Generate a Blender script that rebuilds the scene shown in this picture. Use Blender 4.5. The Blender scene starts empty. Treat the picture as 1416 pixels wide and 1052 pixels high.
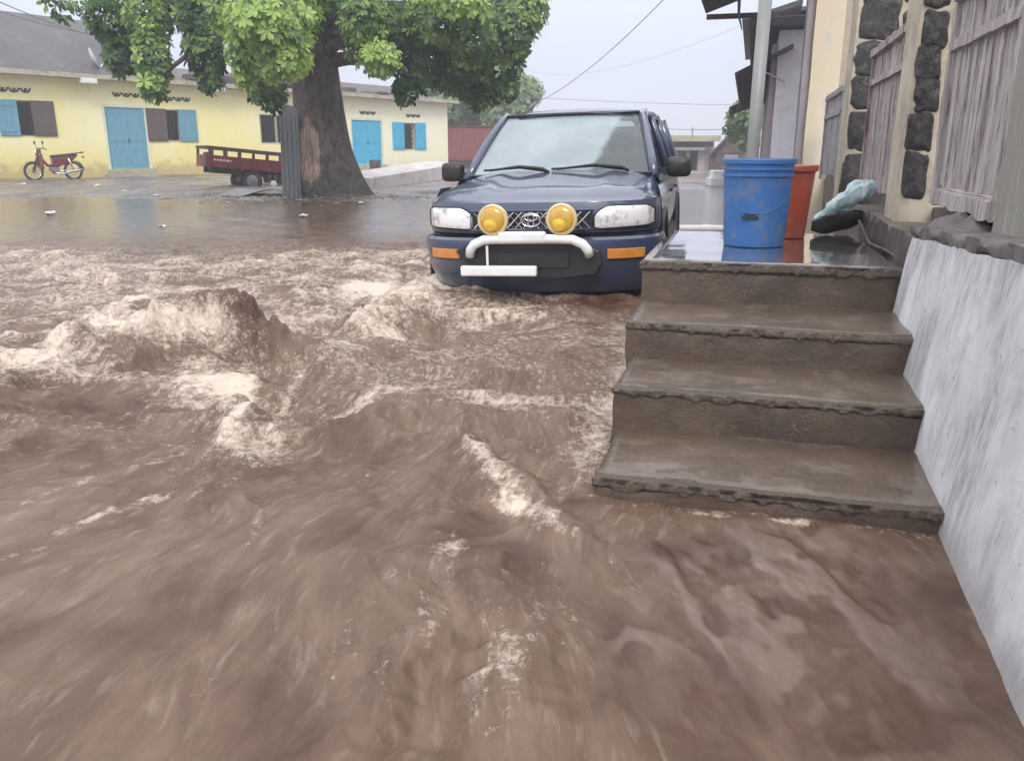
import bpy, math, random
import numpy as np
from mathutils import Matrix, Vector, noise as mn
random.seed(7); rng = np.random.RandomState(11)
R = math.radians
scn = bpy.context.scene
C = scn.collection
FOC = 1150.0; PITCH = R(15.5); CAMZ = 1.0
A_ST = R(15.6)
# ------------------------------------------------------------ measuring helpers (photo pixel -> real place)
def ray(px, py):
    x = (px-708)/FOC; y = (py-526)/FOC
    return Vector((x, math.cos(PITCH)-y*math.sin(PITCH), -math.sin(PITCH)-y*math.cos(PITCH)))
def gz(px, py, z=0.0):
    r = ray(px, py); t = (z-CAMZ)/r.z
    return r.x*t, r.y*t
def atY(px, py, Y):
    r = ray(px, py); t = Y/r.y
    return Vector((r.x*t, Y, CAMZ+r.z*t))
FS = Matrix.Rotation(-A_ST, 4, 'Z')                       # street frame: x = across (right), y = along the street
def su(px, py, u):                                         # point on frontal plane u of the street frame -> (v, z)
    r = ray(px, py); ru = r.x*math.sin(A_ST)+r.y*math.cos(A_ST); t = u/ru
    return (r.x*math.cos(A_ST)-r.y*math.sin(A_ST))*t, CAMZ+r.z*t
def sv(px, py, v):                                         # point on plane v -> (u, z)
    r = ray(px, py); rv = r.x*math.cos(A_ST)-r.y*math.sin(A_ST); t = v/rv
    return (r.x*math.sin(A_ST)+r.y*math.cos(A_ST))*t, CAMZ+r.z*t
HA = Vector((-16.9, 28.2, 0)); HD = Vector((0.585, 0.811, 0)).normalized(); HN = Vector((-HD.y, HD.x, 0))
FH = Matrix.Translation(HA) @ Matrix(((HD.x, HN.x, 0, 0), (HD.y, HN.y, 0, 0), (0, 0, 1, 0), (0, 0, 0, 1)))
def hp(px, py, off=0.0):                                   # facade plane (offset off toward the street is negative)
    r = ray(px, py); o = Vector((0, 0, CAMZ)); p0 = HA+HN*off
    t = (p0-o).dot(HN)/r.dot(HN); p = o+r*t
    return (p-HA).dot(HD), p.z
I4 = Matrix.Identity(4)
# ------------------------------------------------------------ mesh builder
class MB:
    def __init__(s): s.v = []; s.f = []
    def add(s, vs, fs):
        k = len(s.v); s.v += [tuple(x) for x in vs]; s.f += [tuple(i+k for i in f) for f in fs]; return s
    def box(s, x0, x1, y0, y1, z0, z1, M=None):
        vs = [Vector((x, y, z)) for z in (z0, z1) for y in (y0, y1) for x in (x0, x1)]
        if M is not None: vs = [M @ v for v in vs]
        return s.add(vs, [(0, 2, 3, 1), (4, 5, 7, 6), (0, 1, 5, 4), (2, 6, 7, 3), (0, 4, 6, 2), (1, 3, 7, 5)])
    def hexa(s, b, t):                                      # bottom 4, top 4 (ccw from above)
        return s.add(list(b)+list(t), [(3, 2, 1, 0), (4, 5, 6, 7), (0, 1, 5, 4), (1, 2, 6, 5), (2, 3, 7, 6), (3, 0, 4, 7)])
    def tube(s, pts, r, n=10, caps=True, sx=1.0):
        pts = [Vector(p) for p in pts]; rr = r if isinstance(r, (list, tuple)) else [r]*len(pts)
        vs = []; ref = None
        for i, p in enumerate(pts):
            d = (pts[min(i+1, len(pts)-1)]-pts[max(i-1, 0)]).normalized()
            if ref is None: ref = Vector((0, 0, 1)) if abs(d.z) < .9 else Vector((1, 0, 0))
            a = d.cross(ref).normalized(); b = a.cross(d).normalized(); ref = b
            for k in range(n):
                t = 2*math.pi*k/n; vs.append(p+a*math.cos(t)*rr[i]+b*math.sin(t)*rr[i]*sx)
        fs = [(i*n+k, i*n+(k+1) % n, (i+1)*n+(k+1) % n, (i+1)*n+k) for i in range(len(pts)-1) for k in range(n)]
        if caps: fs += [tuple(range(n-1, -1, -1)), tuple((len(pts)-1)*n+k for k in range(n))]
        return s.add(vs, fs)
    def lathe(s, prof, n=32, M=None, capb=True, capt=False):
        vs = []
        for r_, z in prof:
            for k in range(n):
                t = 2*math.pi*k/n; vs.append(Vector((r_*math.cos(t), r_*math.sin(t), z)))
        if M is not None: vs = [M @ v for v in vs]
        m = len(prof)
        fs = [(i*n+k, i*n+(k+1) % n, (i+1)*n+(k+1) % n, (i+1)*n+k) for i in range(m-1) for k in range(n)]
        if capb: fs.append(tuple(range(n-1, -1, -1)))
        if capt: fs.append(tuple((m-1)*n+k for k in range(n)))
        return s.add(vs, fs)
    def torus(s, Rr, r, M=None, n=28, m=10):
        vs = []
        for i in range(n):
            t = 2*math.pi*i/n
            for j in range(m):
                q = 2*math.pi*j/m; vs.append(Vector(((Rr+r*math.cos(q))*math.cos(t), (Rr+r*math.cos(q))*math.sin(t), r*math.sin(q))))
        if M is not None: vs = [M @ v for v in vs]
        return s.add(vs, [(i*m+j, ((i+1) % n)*m+j, ((i+1) % n)*m+(j+1) % m, i*m+(j+1) % m) for i in range(n) for j in range(m)])
    def grid(s, P, closed=False):                           # P[i][j] points
        n = len(P); m = len(P[0]); vs = [p for row in P for p in row]
        return s.add(vs, [(i*m+j, i*m+(j+1), (i+1)*m+(j+1), (i+1)*m+j) for i in range(n-1) for j in range(m-1)])
    def prism(s, poly, d, thick):                           # poly of 3-D points extruded along d
        n = len(poly); d = Vector(d).normalized()*thick; poly = [Vector(p) for p in poly]
        return s.add(poly+[p+d for p in poly], [tuple(range(n-1, -1, -1)), tuple(range(n, 2*n))]+[(i, (i+1) % n, n+(i+1) % n, n+i) for i in range(n)])
    def rough(s, x0, x1, y0, y1, z0, z1, step=.05, amp=.01, sc=6, M=None, edge=0.0, seed=0):
        """box with subdivided, noise-worn faces"""
        nx = max(1, int(round((x1-x0)/step))); ny = max(1, int(round((y1-y0)/step))); nz = max(1, int(round((z1-z0)/step)))
        idx = {}; vs = []; fs = []
        def vid(i, j, k):
            if (i, j, k) not in idx:
                p = Vector((x0+(x1-x0)*i/nx, y0+(y1-y0)*j/ny, z0+(z1-z0)*k/nz))
                q = p*sc+Vector((seed*7.1, seed*3.3, 0)); e = mn.noise_vector(q)*amp + mn.noise_vector(q*3.7)*amp*.45
                nb = (i in (0, nx))+(j in (0, ny))+(k in (0, nz))
                if edge and nb >= 2:
                    c = Vector(((x0+x1)/2, (y0+y1)/2, (z0+z1)/2)); g = max(0, mn.noise(p*sc*2.3+Vector((5, seed, 1)))+.25)*edge
                    if i in (0, nx): e.x += math.copysign(g, c.x-p.x)
                    if j in (0, ny): e.y += math.copysign(g, c.y-p.y)
                    if k in (0, nz): e.z += math.copysign(g, c.z-p.z)
                idx[(i, j, k)] = len(vs); vs.append(p+e)
            return idx[(i, j, k)]
        for i in range(nx):
            for j in range(ny):
                fs.append((vid(i, j, 0), vid(i, j+1, 0), vid(i+1, j+1, 0), vid(i+1, j, 0)))
                fs.append((vid(i, j, nz), vid(i+1, j, nz), vid(i+1, j+1, nz), vid(i, j+1, nz)))
        for i in range(nx):
            for k in range(nz):
                fs.append((vid(i, 0, k), vid(i+1, 0, k), vid(i+1, 0, k+1), vid(i, 0, k+1)))
                fs.append((vid(i, ny, k), vid(i, ny, k+1), vid(i+1, ny, k+1), vid(i+1, ny, k)))
        for j in range(ny):
            for k in range(nz):
                fs.append((vid(0, j, k), vid(0, j, k+1), vid(0, j+1, k+1), vid(0, j+1, k)))
                fs.append((vid(nx, j, k), vid(nx, j+1, k), vid(nx, j+1, k+1), vid(nx, j, k+1)))
        if M is not None: vs = [M @ v for v in vs]
        return s.add(vs, fs)
ORG = {}
def setp(o, label=None, cat=None, group=None, kind=None):
    if label: o['label'] = label
    if cat: o['category'] = cat
    if group: o['group'] = group
    if kind: o['kind'] = kind
def thing(name, label, cat, frame=I4, org=(0, 0, 0), group=None):
    e = bpy.data.objects.new(name, None); C.objects.link(e); e.empty_display_size = .2
    e.matrix_world = frame @ Matrix.Translation(Vector(org)); ORG[e.name] = Vector(org)
    setp(e, label, cat, group); return e
def part(name, mb, m, parent=None, smooth=False, bevel=0, org=None, frame=None, sub=0, label=None, autos=None, bseg=2):
    og = ORG[parent.name] if parent else Vector(org or (0, 0, 0))
    me = bpy.data.meshes.new(name)
    me.from_pydata([(v[0]-og.x, v[1]-og.y, v[2]-og.z) for v in mb.v], [], mb.f); me.validate()
    me.materials.append(m)
    o = bpy.data.objects.new(name, me); C.objects.link(o)
    if parent: o.parent = parent
    else: o.matrix_world = (frame or I4) @ Matrix.Translation(og)
    ORG[o.name] = og
    if smooth or autos: me.polygons.foreach_set('use_smooth', [True]*len(me.polygons))
    if autos: me.set_sharp_from_angle(angle=R(autos))
    if bevel:
        b = o.modifiers.new('bevel', 'BEVEL'); b.width = bevel; b.segments = bseg; b.limit_method = 'ANGLE'; b.angle_limit = R(40)
    if sub:
        b = o.modifiers.new('sub', 'SUBSURF'); b.levels = sub; b.render_levels = sub
    if label: o['label'] = label
    return o
def solo(name, mb, m, label, cat, frame=I4, org=(0, 0, 0), group=None, **k):
    o = part(name, mb, m, None, org=org, frame=frame, **k); setp(o, label, cat, group); return o
def copy_thing(root, mw, label):
    r = root.copy(); C.objects.link(r); r.matrix_world = mw; r['label'] = label
    for ch in list(root.children):
        c = ch.copy(); C.objects.link(c); c.parent = r
        for g in list(ch.children):
            d = g.copy(); C.objects.link(d); d.parent = c
    return r
# ------------------------------------------------------------ materials
def newmat(name):
    m = bpy.data.materials.new(name); m.use_nodes = True; nt = m.node_tree
    return m, nt, nt.nodes['Principled BSDF']
def N(nt, t, **k):
    n = nt.nodes.new(t)
    for a, v in k.items(): setattr(n, a, v)
    return n
def L(nt, a, b): nt.links.new(a, b)
def noise_node(nt, vec, scale, detail=5, rough=.6, dist=0):
    n = N(nt, 'ShaderNodeTexNoise'); n.inputs['Scale'].default_value = scale; n.inputs['Detail'].default_value = detail
    n.inputs['Roughness'].default_value = rough; n.inputs['Distortion'].default_value = dist
    if vec is not None: L(nt, vec, n.inputs['Vector'])
    return n.outputs['Fac']
def ramp(nt, fac, stops):
    n = N(nt, 'ShaderNodeValToRGB'); cr = n.color_ramp
    while len(cr.elements) < len(stops): cr.elements.new(.5)
    for e, (p, c) in zip(cr.elements, stops):
        e.position = p; e.color = (c, c, c, 1) if isinstance(c, (int, float)) else (*c, 1)
    L(nt, fac, n.inputs['Fac']); return n.outputs['Color']
def mix(nt, fac, a, b, mode='MIX'):
    n = N(nt, 'ShaderNodeMix', data_type='RGBA', blend_type=mode)
    for i, x in ((0, fac), (6, a), (7, b)):
        if isinstance(x, (int, float)): n.inputs[i].default_value = x if i == 0 else (x, x, x, 1)
        elif isinstance(x, tuple): n.inputs[i].default_value = (*x, 1)
        else: L(nt, x, n.inputs[i])
    return n.outputs[2]
def math_(nt, op, a, b=None, c=None):
    n = N(nt, 'ShaderNodeMath', operation=op)
    for i, x in enumerate((a, b, c)):
        if x is None: continue
        if isinstance(x, (int, float)): n.inputs[i].default_value = x
        else: L(nt, x, n.inputs[i])
    return n.outputs[0]
def objco(nt, scale=(1, 1, 1), rot=(0, 0, 0), loc=(0, 0, 0)):
    t = N(nt, 'ShaderNodeTexCoord'); mp = N(nt, 'ShaderNodeMapping'); mp.inputs['Scale'].default_value = scale
    mp.inputs['Rotation'].default_value = rot; mp.inputs['Location'].default_value = loc
    L(nt, t.outputs['Object'], mp.inputs['Vector']); return mp.outputs[0]
def bump(nt, bs, h, strength, dist=.02):
    b = N(nt, 'ShaderNodeBump'); b.inputs['Strength'].default_value = strength; b.inputs['Distance'].default_value = dist
    L(nt, h, b.inputs['Height']); L(nt, b.outputs[0], bs.inputs['Normal'])
def pm(name, c1, c2=None, scale=3, rough=.6, lo=.35, hi=.65, st=(1, 1, 1), bmp=0, bs=None, bd=.01, metal=0, c3=None, s3=14, coat=0, dist=0, r2=None, spec=None):
    """noise-mixed principled material: c1/c2 large patches, c3 specks"""
    m, nt, b = newmat(name)
    v = objco(nt, st)
    b.inputs['Roughness'].default_value = rough; b.inputs['Metallic'].default_value = metal
    if spec is not None: b.inputs['Specular IOR Level'].default_value = spec
    if coat: b.inputs['Coat Weight'].default_value = coat; b.inputs['Coat Roughness'].default_value = .04
    if c2 is None: c2 = tuple(x*.82 for x in c1)
    f = noise_node(nt, v, scale, 6, .62, dist); col = mix(nt, ramp(nt, f, [(lo, 0.), (hi, 1.)]), c1, c2)
    if c3: col = mix(nt, ramp(nt, noise_node(nt, v, s3, 5, .7), [(.52, 0.), (.66, 1.)]), col, c3)
    L(nt, col, b.inputs['Base Color'])
    if r2 is not None: L(nt, ramp(nt, noise_node(nt, v, scale*.7, 4), [(.4, rough), (.6, r2)]), b.inputs['Roughness'])
    if bmp: bump(nt, b, noise_node(nt, v, bs or scale*6, 6, .7), bmp, bd)
    return m
M = {}
M['paint_navy'] = pm('paint_navy', (.030, .044, .098), (.036, .052, .11), 2, .36, coat=1, spec=.5)
M['black_plastic'] = pm('black_plastic', (.012, .012, .014), (.02, .02, .022), 6, .45)
M['black_gloss'] = pm('black_gloss', (.010, .011, .016), (.014, .015, .022), 6, .18)
M['rubber'] = pm('rubber', (.018, .018, .018), (.04, .035, .03), 5, .75)
M['white_metal'] = pm('white_metal', (.86, .87, .87), (.72, .73, .72), 5, .3, coat=.5)
M['chrome'] = pm('chrome', (.7, .7, .72), (.6, .6, .62), 5, .18, metal=1)
M['steel'] = pm('steel', (.36, .37, .38), (.25, .25, .26), 4, .4, metal=.7)
M['grey_pole'] = pm('grey_pole', (.27, .28, .28), (.20, .21, .21), 3, .4, st=(1, 1, .4), c3=(.30, .28, .25), s3=9)
M['amber'] = pm('amber', (.62, .25, .05), (.50, .18, .03), 20, .15, coat=1)
M['yellow_lens'] = pm('yellow_lens', (.52, .29, .03), (.62, .38, .05), 18, .12, coat=1)
M['lens_rim'] = pm('lens_rim', (.70, .56, .30), (.56, .44, .22), 12, .3, coat=.5)
M['yellow_refl'] = pm('yellow_refl', (.92, .66, .10), (.85, .55, .06), 18, .2, metal=.5)
M['seat_cloth'] = pm('seat_cloth', (.10, .11, .13), (.06, .065, .08), 8, .9)
M['bucket_blue'] = pm('bucket_blue', (.035, .135, .37), (.042, .155, .40), 5, .36, c3=(.13, .17, .27), s3=7, bmp=.08, bs=60)
M['bucket_red'] = pm('bucket_red', (.42, .075, .038), (.36, .058, .032), 5, .38, c3=(.34, .14, .10), s3=8)
M['bag'] = pm('bag', (.30, .54, .60), (.72, .80, .80), 9, .25, bmp=.6, bs=30, c3=(.10, .30, .36), s3=8)
M['dark_cloth'] = pm('dark_cloth', (.014, .016, .015), (.03, .03, .028), 11, .6, bmp=.6, bs=30)
M['pvc'] = pm('pvc', (.80, .80, .78), (.62, .61, .58), 3, .35)
M['blue_paint'] = pm('blue_paint', (.13, .33, .44), (.16, .37, .48), 2.2, .55, c3=(.10, .27, .36), s3=4, st=(3, 1, .6))
M['blue_bright'] = pm('blue_bright', (.045, .40, .62), (.07, .46, .66), 2.2, .5, st=(3, 1, .6))
M['brown_shutter'] = pm('brown_shutter', (.13, .095, .085), (.09, .065, .06), 3, .7, st=(5, 5, .6), bmp=.3)
M['dark_void'] = pm('dark_void', (.012, .012, .014), (.018, .016, .018), 3, .9)
M['room'] = pm('room', (.03, .027, .028), (.045, .04, .04), 1, .9)
M['eave'] = pm('eave', (.48, .44, .33), (.38, .34, .26), 1.5, .85, c3=(.28, .25, .19), s3=2.5)
M['pale_frame'] = pm('pale_frame', (.74, .78, .62), (.64, .68, .54), 3, .7)
M['vent'] = pm('vent', (.05, .04, .038), (.03, .025, .025), 6, .9)
M['white_box'] = pm('white_box', (.82, .83, .85), (.70, .71, .72), 3, .5)
M['red_paint'] = pm('red_paint', (.20, .022, .028), (.13, .016, .02), 3, .4, c3=(.10, .03, .025), s3=9, bmp=.1)
M['red_bike'] = pm('red_bike', (.20, .02, .03), (.12, .014, .02), 3, .25, coat=.6)
M['brown_rail'] = pm('brown_rail', (.09, .045, .038), (.06, .035, .03), 5, .6)
M['mark_white'] = pm('mark_white', (.70, .66, .62), (.5, .42, .40), 20, .6)
M['dark_metal'] = pm('dark_metal', (.05, .048, .048), (.09, .08, .075), 6, .55, metal=.3)
M['sheet_grey'] = pm('sheet_grey', (.14, .155, .165), (.10, .105, .115), 2, .38, st=(6, 6, .6), c3=(.17, .14, .12), s3=3, bmp=.2)
M['sheet_light'] = pm('sheet_light', (.22, .21, .20), (.15, .14, .135), 2, .45, c3=(.26, .24, .22), s3=5, bmp=.2)
M['pale_wall'] = pm('pale_wall', (.62, .58, .56), (.48, .44, .42), 1.3, .8, c3=(.36, .32, .30), s3=3, bmp=.2)
M['fence_red'] = pm('fence_red', (.30, .095, .10), (.24, .075, .08), .8, .6, st=(1, 1, .3), c3=(.20, .08, .07), s3=2)
M['fence_base'] = pm('fence_base', (.075, .02, .025), (.05, .02, .02), 1, .7)
M['plank'] = pm('plank', (.54, .50, .49), (.36, .32, .31), 5, .8, st=(7, 7, .55), c3=(.17, .12, .115), s3=3.2, bmp=.7, bs=16, lo=.42, hi=.6)
M['plank_red'] = pm('plank_red', (.54, .49, .48), (.33, .26, .255), 5, .8, st=(6, 6, .6), c3=(.13, .05, .05), s3=2.2, bmp=.7, bs=16, lo=.40, hi=.58)
M['board_grey'] = pm('board_grey', (.33, .32, .28), (.24, .23, .21), 4, .75, st=(5, 5, .5), c3=(.42, .40, .35), s3=4, bmp=.5, bs=14)
M['stone_dark'] = pm('stone_dark', (.030, .027, .028), (.062, .056, .056), 7, .75, c3=(.13, .12, .115), s3=22, bmp=1, bs=28, bd=.02)
M['mortar'] = pm('mortar', (.58, .51, .39), (.44, .38, .29), 3, .85, c3=(.38, .33, .25), s3=6, bmp=.4)
M['cream'] = pm('cream', (.72, .63, .48), (.66, .56, .41), 1.6, .85, st=(1, 1, .5), c3=(.60, .55, .48), s3=5, bmp=.2)
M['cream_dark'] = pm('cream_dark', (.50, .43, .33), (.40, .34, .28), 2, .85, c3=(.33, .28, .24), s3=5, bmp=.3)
M['grey_door'] = pm('grey_door', (.42, .41, .42), (.34, .33, .34), 2, .7, c3=(.28, .27, .27), s3=7)
M['white_plaster'] = pm('white_plaster', (.74, .74, .78), (.62, .62, .67), 1.2, .8, c3=(.55, .54, .58), s3=4, bmp=.15)
M['grey_plaster'] = pm('grey_plaster', (.36, .33, .35), (.30, .275, .29), 1.4, .85, c3=(.26, .24, .25), s3=4, bmp=.2)
M['awning'] = pm('awning', (.060, .065, .075), (.04, .042, .05), 2, .5, c3=(.09, .085, .085), s3=6)
M['beige_wall'] = pm('beige_wall', (.42, .37, .34), (.34, .30, .28), .6, .9, c3=(.28, .25, .24), s3=1.5)
M['brown_wall'] = pm('brown_wall', (.16, .115, .11), (.11, .08, .08), .6, .9, c3=(.20, .15, .14), s3=1.5)
M['brown_roof'] = pm('brown_roof', (.14, .09, .085), (.09, .06, .06), 1, .7, c3=(.20, .13, .11), s3=3)
M['cable'] = pm('cable', (.12, .12, .13), (.16, .16, .17), 1, .6)
M['litter'] = pm('litter', (.70, .70, .68), (.65, .65, .63), 8, .4)
M['kerb'] = pm('kerb', (.115, .095, .088), (.075, .062, .058), 4, .45, c3=(.17, .145, .13), s3=9, bmp=.6, bs=20)
M['ledge'] = pm('ledge', (.20, .178, .17), (.13, .115, .11), 5, .6, c3=(.075, .065, .065), s3=7, bmp=.9, bs=26)

def wet_concrete():
    m, nt, b = newmat('wet_concrete'); v = objco(nt)
    f = noise_node(nt, v, 2.2, 7, .65)
    col = mix(nt, ramp(nt, f, [(.36, 0.), (.64, 1.)]), (.122, .083, .058), (.060, .041, .030))
    vs = objco(nt, (1, 1, .25)); col = mix(nt, ramp(nt, noise_node(nt, vs, 9, 6, .7), [(.5, 0.), (.72, .7)]), col, (.065, .050, .044))
    col = mix(nt, ramp(nt, noise_node(nt, v, 30, 4, .75), [(.60, 0.), (.74, .6)]), col, (.19, .15, .12))
    L(nt, col, b.inputs['Base Color'])
    L(nt, ramp(nt, noise_node(nt, v, 5, 5, .6), [(.35, .22), (.65, .6)]), b.inputs['Roughness'])
    h1 = noise_node(nt, v, 11, 8, .72); h2 = noise_node(nt, v, 70, 5, .7); bump(nt, b, math_(nt, 'ADD', h1, math_(nt, 'MULTIPLY', h2, .35)), .7, .014)
    return m
M['wet_concrete'] = wet_concrete()
def wet_top():                                           # film of rain water on the landing
    m, nt, b = newmat('wet_landing'); v = objco(nt)
    f = noise_node(nt, v, 3.2, 7, .65)
    col = mix(nt, ramp(nt, f, [(.36, 0.), (.64, 1.)]), (.15, .13, .125), (.085, .072, .068))
    L(nt, col, b.inputs['Base Color']); b.inputs['Specular IOR Level'].default_value = .9
    b.inputs['Coat Weight'].default_value = 1; b.inputs['Coat Roughness'].default_value = .05; b.inputs['Coat IOR'].default_value = 1.6
    L(nt, ramp(nt, noise_node(nt, v, 4, 4, .6), [(.42, .05), (.66, .24)]), b.inputs['Roughness'])
    bump(nt, b, noise_node(nt, v, 16, 4, .6), .10, .01); return m
M['wet_top'] = wet_top()
M['tread'] = pm('wet_tread', (.118, .080, .056), (.072, .050, .036), 2.5, .22, c3=(.15, .118, .094), s3=9, bmp=.55, bs=22, coat=.35, r2=.5, spec=.5)
def aggregate():                                         # broken stony nosing
    m, nt, b = newmat('broken_nosing'); v = objco(nt)
    vo = N(nt, 'ShaderNodeTexVoronoi'); vo.inputs['Scale'].default_value = 75; L(nt, v, vo.inputs['Vector'])
    col = mix(nt, ramp(nt, vo.outputs['Distance'], [(.1, 0.), (.7, .8)]), (.135, .103, .082), (.062, .047, .038))
    col = mix(nt, ramp(nt, noise_node(nt, v, 14, 5), [(.42, 0.), (.55, .9)]), col, (.095, .072, .056))
    L(nt, col, b.inputs['Base Color']); b.inputs['Roughness'].default_value = .35
    bump(nt, b, math_(nt, 'ADD', math_(nt, 'MULTIPLY', vo.outputs['Distance'], .4), noise_node(nt, v, 45, 7, .75)), .8, .012); return m
M['aggregate'] = aggregate()
def whitewash():
    m, nt, b = newmat('whitewash'); v = objco(nt)
    vs = objco(nt, (1.3, 1.3, .45)); vf = objco(nt, (6, 6, 2.0))
    col = mix(nt, ramp(nt, noise_node(nt, v, 2.6, 6, .65), [(.35, 0.), (.65, 1.)]), (.84, .84, .85), (.60, .60, .62))
    vf = objco(nt, (11, 11, .9)); blot = ramp(nt, noise_node(nt, objco(nt, (1.2, 1.2, .7)), 3.4, 7, .7, .6), [(.44, 0.), (.62, 1.)])
    fine = ramp(nt, noise_node(nt, vf, 4, 8, .78), [(.42, 0.), (.62, 1.)])
    col = mix(nt, math_(nt, 'MULTIPLY', blot, .38), col, (.40, .40, .41))
    col = mix(nt, math_(nt, 'MULTIPLY', math_(nt, 'MULTIPLY', fine, math_(nt, 'ADD', .12, blot)), .62), col, (.20, .20, .21))
    chip = ramp(nt, noise_node(nt, v, 26, 6, .75), [(.62, 0.), (.66, .8)]); col = mix(nt, chip, col, (.30, .29, .28))
    # bare patches where the paint has come off, low down and along the top
    t = N(nt, 'ShaderNodeTexCoord'); sp = N(nt, 'ShaderNodeSeparateXYZ'); L(nt, t.outputs['Object'], sp.inputs[0])
    hi = math_(nt, 'ADD', sp.outputs['Z'], math_(nt, 'MULTIPLY', noise_node(nt, v, 13, 6, .7), .12))
    top = ramp(nt, hi, [(.80, 0.), (.815, 1.)]); col = mix(nt, top, col, (.20, .18, .17))
    lo = math_(nt, 'ADD', sp.outputs['Z'], math_(nt, 'MULTIPLY', noise_node(nt, v, 9, 6, .7), .14))
    b2 = ramp(nt, lo, [(.10, .75), (.16, 0.)]); col = mix(nt, b2, col, (.40, .38, .38))
    L(nt, col, b.inputs['Base Color']); b.inputs['Roughness'].default_value = .7
    bump(nt, b, noise_node(nt, vf, 6, 7, .75), .6, .01); return m
M['whitewash'] = whitewash()
def yellow_wall():
    m, nt, b = newmat('yellow_wall'); v = objco(nt); t = N(nt, 'ShaderNodeTexCoord'); sp = N(nt, 'ShaderNodeSeparateXYZ'); L(nt, t.outputs['Object'], sp.inputs[0])
    n1 = noise_node(nt, v, .9, 6, .65)
    col = mix(nt, ramp(nt, noise_node(nt, v, .35, 4), [(.4, 0.), (.6, 1.)]), (.93, .85, .38), (.94, .88, .52))
    h = math_(nt, 'SUBTRACT', sp.outputs['Z'], math_(nt, 'MULTIPLY', n1, .9))
    col = mix(nt, ramp(nt, h, [(.05, 1.), (.85, 0.)]), col, (.88, .76, .30))
    st = math_(nt, 'SUBTRACT', sp.outputs['Z'], math_(nt, 'MULTIPLY', noise_node(nt, v, 2.6, 7, .7), 1.4))
    col = mix(nt, ramp(nt, math_(nt, 'ADD', st, .8), [(.38, .7), (.75, 0.)]), col, (.46, .37, .18))
    col = mix(nt, ramp(nt, noise_node(nt, objco(nt, (2, 2, .4)), 3, 6, .7), [(.56, 0.), (.75, .45)]), col, (.62, .54, .26))
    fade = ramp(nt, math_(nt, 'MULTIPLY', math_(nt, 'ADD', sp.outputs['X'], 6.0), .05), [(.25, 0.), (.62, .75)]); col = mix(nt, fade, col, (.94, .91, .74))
    L(nt, col, b.inputs['Base Color']); b.inputs['Roughness'].default_value = .85; return m
M['yellow_wall'] = yellow_wall()
def corr(name, c1, c2, c3, period, axis='X', rough=.6, amp=.5):
    m = pm(name, c1, c2, .7, rough, c3=c3, s3=1.6, st=(1, 1, .5)); nt = m.node_tree; b = nt.nodes['Principled BSDF']
    w = N(nt, 'ShaderNodeTexWave', wave_type='BANDS', bands_direction=axis); w.inputs['Scale'].default_value = 1/period/3.18; w.inputs['Distortion'].default_value = 0
    L(nt, objco(nt), w.inputs['Vector']); bump(nt, b, w.outputs['Color'], amp, .03); return m
M['roof_grey'] = corr('roof_grey', (.095, .088, .095), (.075, .068, .075), (.13, .12, .12), .18)
M['roof_rust'] = corr('roof_rust', (.10, .075, .07), (.075, .055, .055), (.17, .14, .13), .18)
def bark():
    m, nt, b = newmat('bark'); v = objco(nt, (1, 1, .42)); vo = objco(nt)
    f = noise_node(nt, v, 7, 8, .7, .6)
    col = mix(nt, ramp(nt, f, [(.36, 0.), (.62, 1.)]), (.020, .016, .015), (.135, .112, .104))
    col = mix(nt, ramp(nt, noise_node(nt, v, 26, 5, .7), [(.55, 0.), (.7, .7)]), col, (.20, .18, .17))
    # bare brown wood scar on the side facing the flood, left of centre
    t = N(nt, 'ShaderNodeTexCoord'); sp = N(nt, 'ShaderNodeSeparateXYZ'); L(nt, t.outputs['Object'], sp.inputs[0])
    ang = math_(nt, 'ADD', sp.outputs['X'], .30); zz = math_(nt, 'SUBTRACT', sp.outputs['Z'], .95)
    d = math_(nt, 'SQRT', math_(nt, 'ADD', math_(nt, 'MULTIPLY', math_(nt, 'MULTIPLY', ang, ang), 8), math_(nt, 'MULTIPLY', math_(nt, 'MULTIPLY', zz, zz), 1.1)))
    d = math_(nt, 'ADD', d, math_(nt, 'MULTIPLY', noise_node(nt, vo, 4, 5), .9)); scar = ramp(nt, math_(nt, 'MULTIPLY', d, .5), [(.50, 1.), (.60, 0.)])
    wood = mix(nt, ramp(nt, noise_node(nt, objco(nt, (5, 5, .4)), 4, 5), [(.4, 0.), (.62, 1.)]), (.52, .37, .30), (.24, .165, .14))
    col = mix(nt, scar, col, wood)
    L(nt, col, b.inputs['Base Color']); b.inputs['Roughness'].default_value = .75
    bump(nt, b, f, .9, .08); return m
M['bark'] = bark()
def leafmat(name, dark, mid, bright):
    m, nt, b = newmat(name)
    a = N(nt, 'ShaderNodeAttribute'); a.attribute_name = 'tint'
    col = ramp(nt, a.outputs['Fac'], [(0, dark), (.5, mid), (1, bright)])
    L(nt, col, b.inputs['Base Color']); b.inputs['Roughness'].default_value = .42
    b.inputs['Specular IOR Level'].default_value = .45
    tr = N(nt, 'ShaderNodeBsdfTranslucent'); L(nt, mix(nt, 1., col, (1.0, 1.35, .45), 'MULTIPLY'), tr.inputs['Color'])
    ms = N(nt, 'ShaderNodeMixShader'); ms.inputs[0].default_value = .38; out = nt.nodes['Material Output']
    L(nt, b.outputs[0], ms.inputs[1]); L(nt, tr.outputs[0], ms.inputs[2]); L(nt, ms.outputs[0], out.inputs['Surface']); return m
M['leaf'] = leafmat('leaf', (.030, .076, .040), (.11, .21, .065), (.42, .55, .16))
M['leaf_far'] = leafmat('leaf_far', (.08, .14, .07), (.18, .26, .12), (.34, .42, .20))
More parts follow.
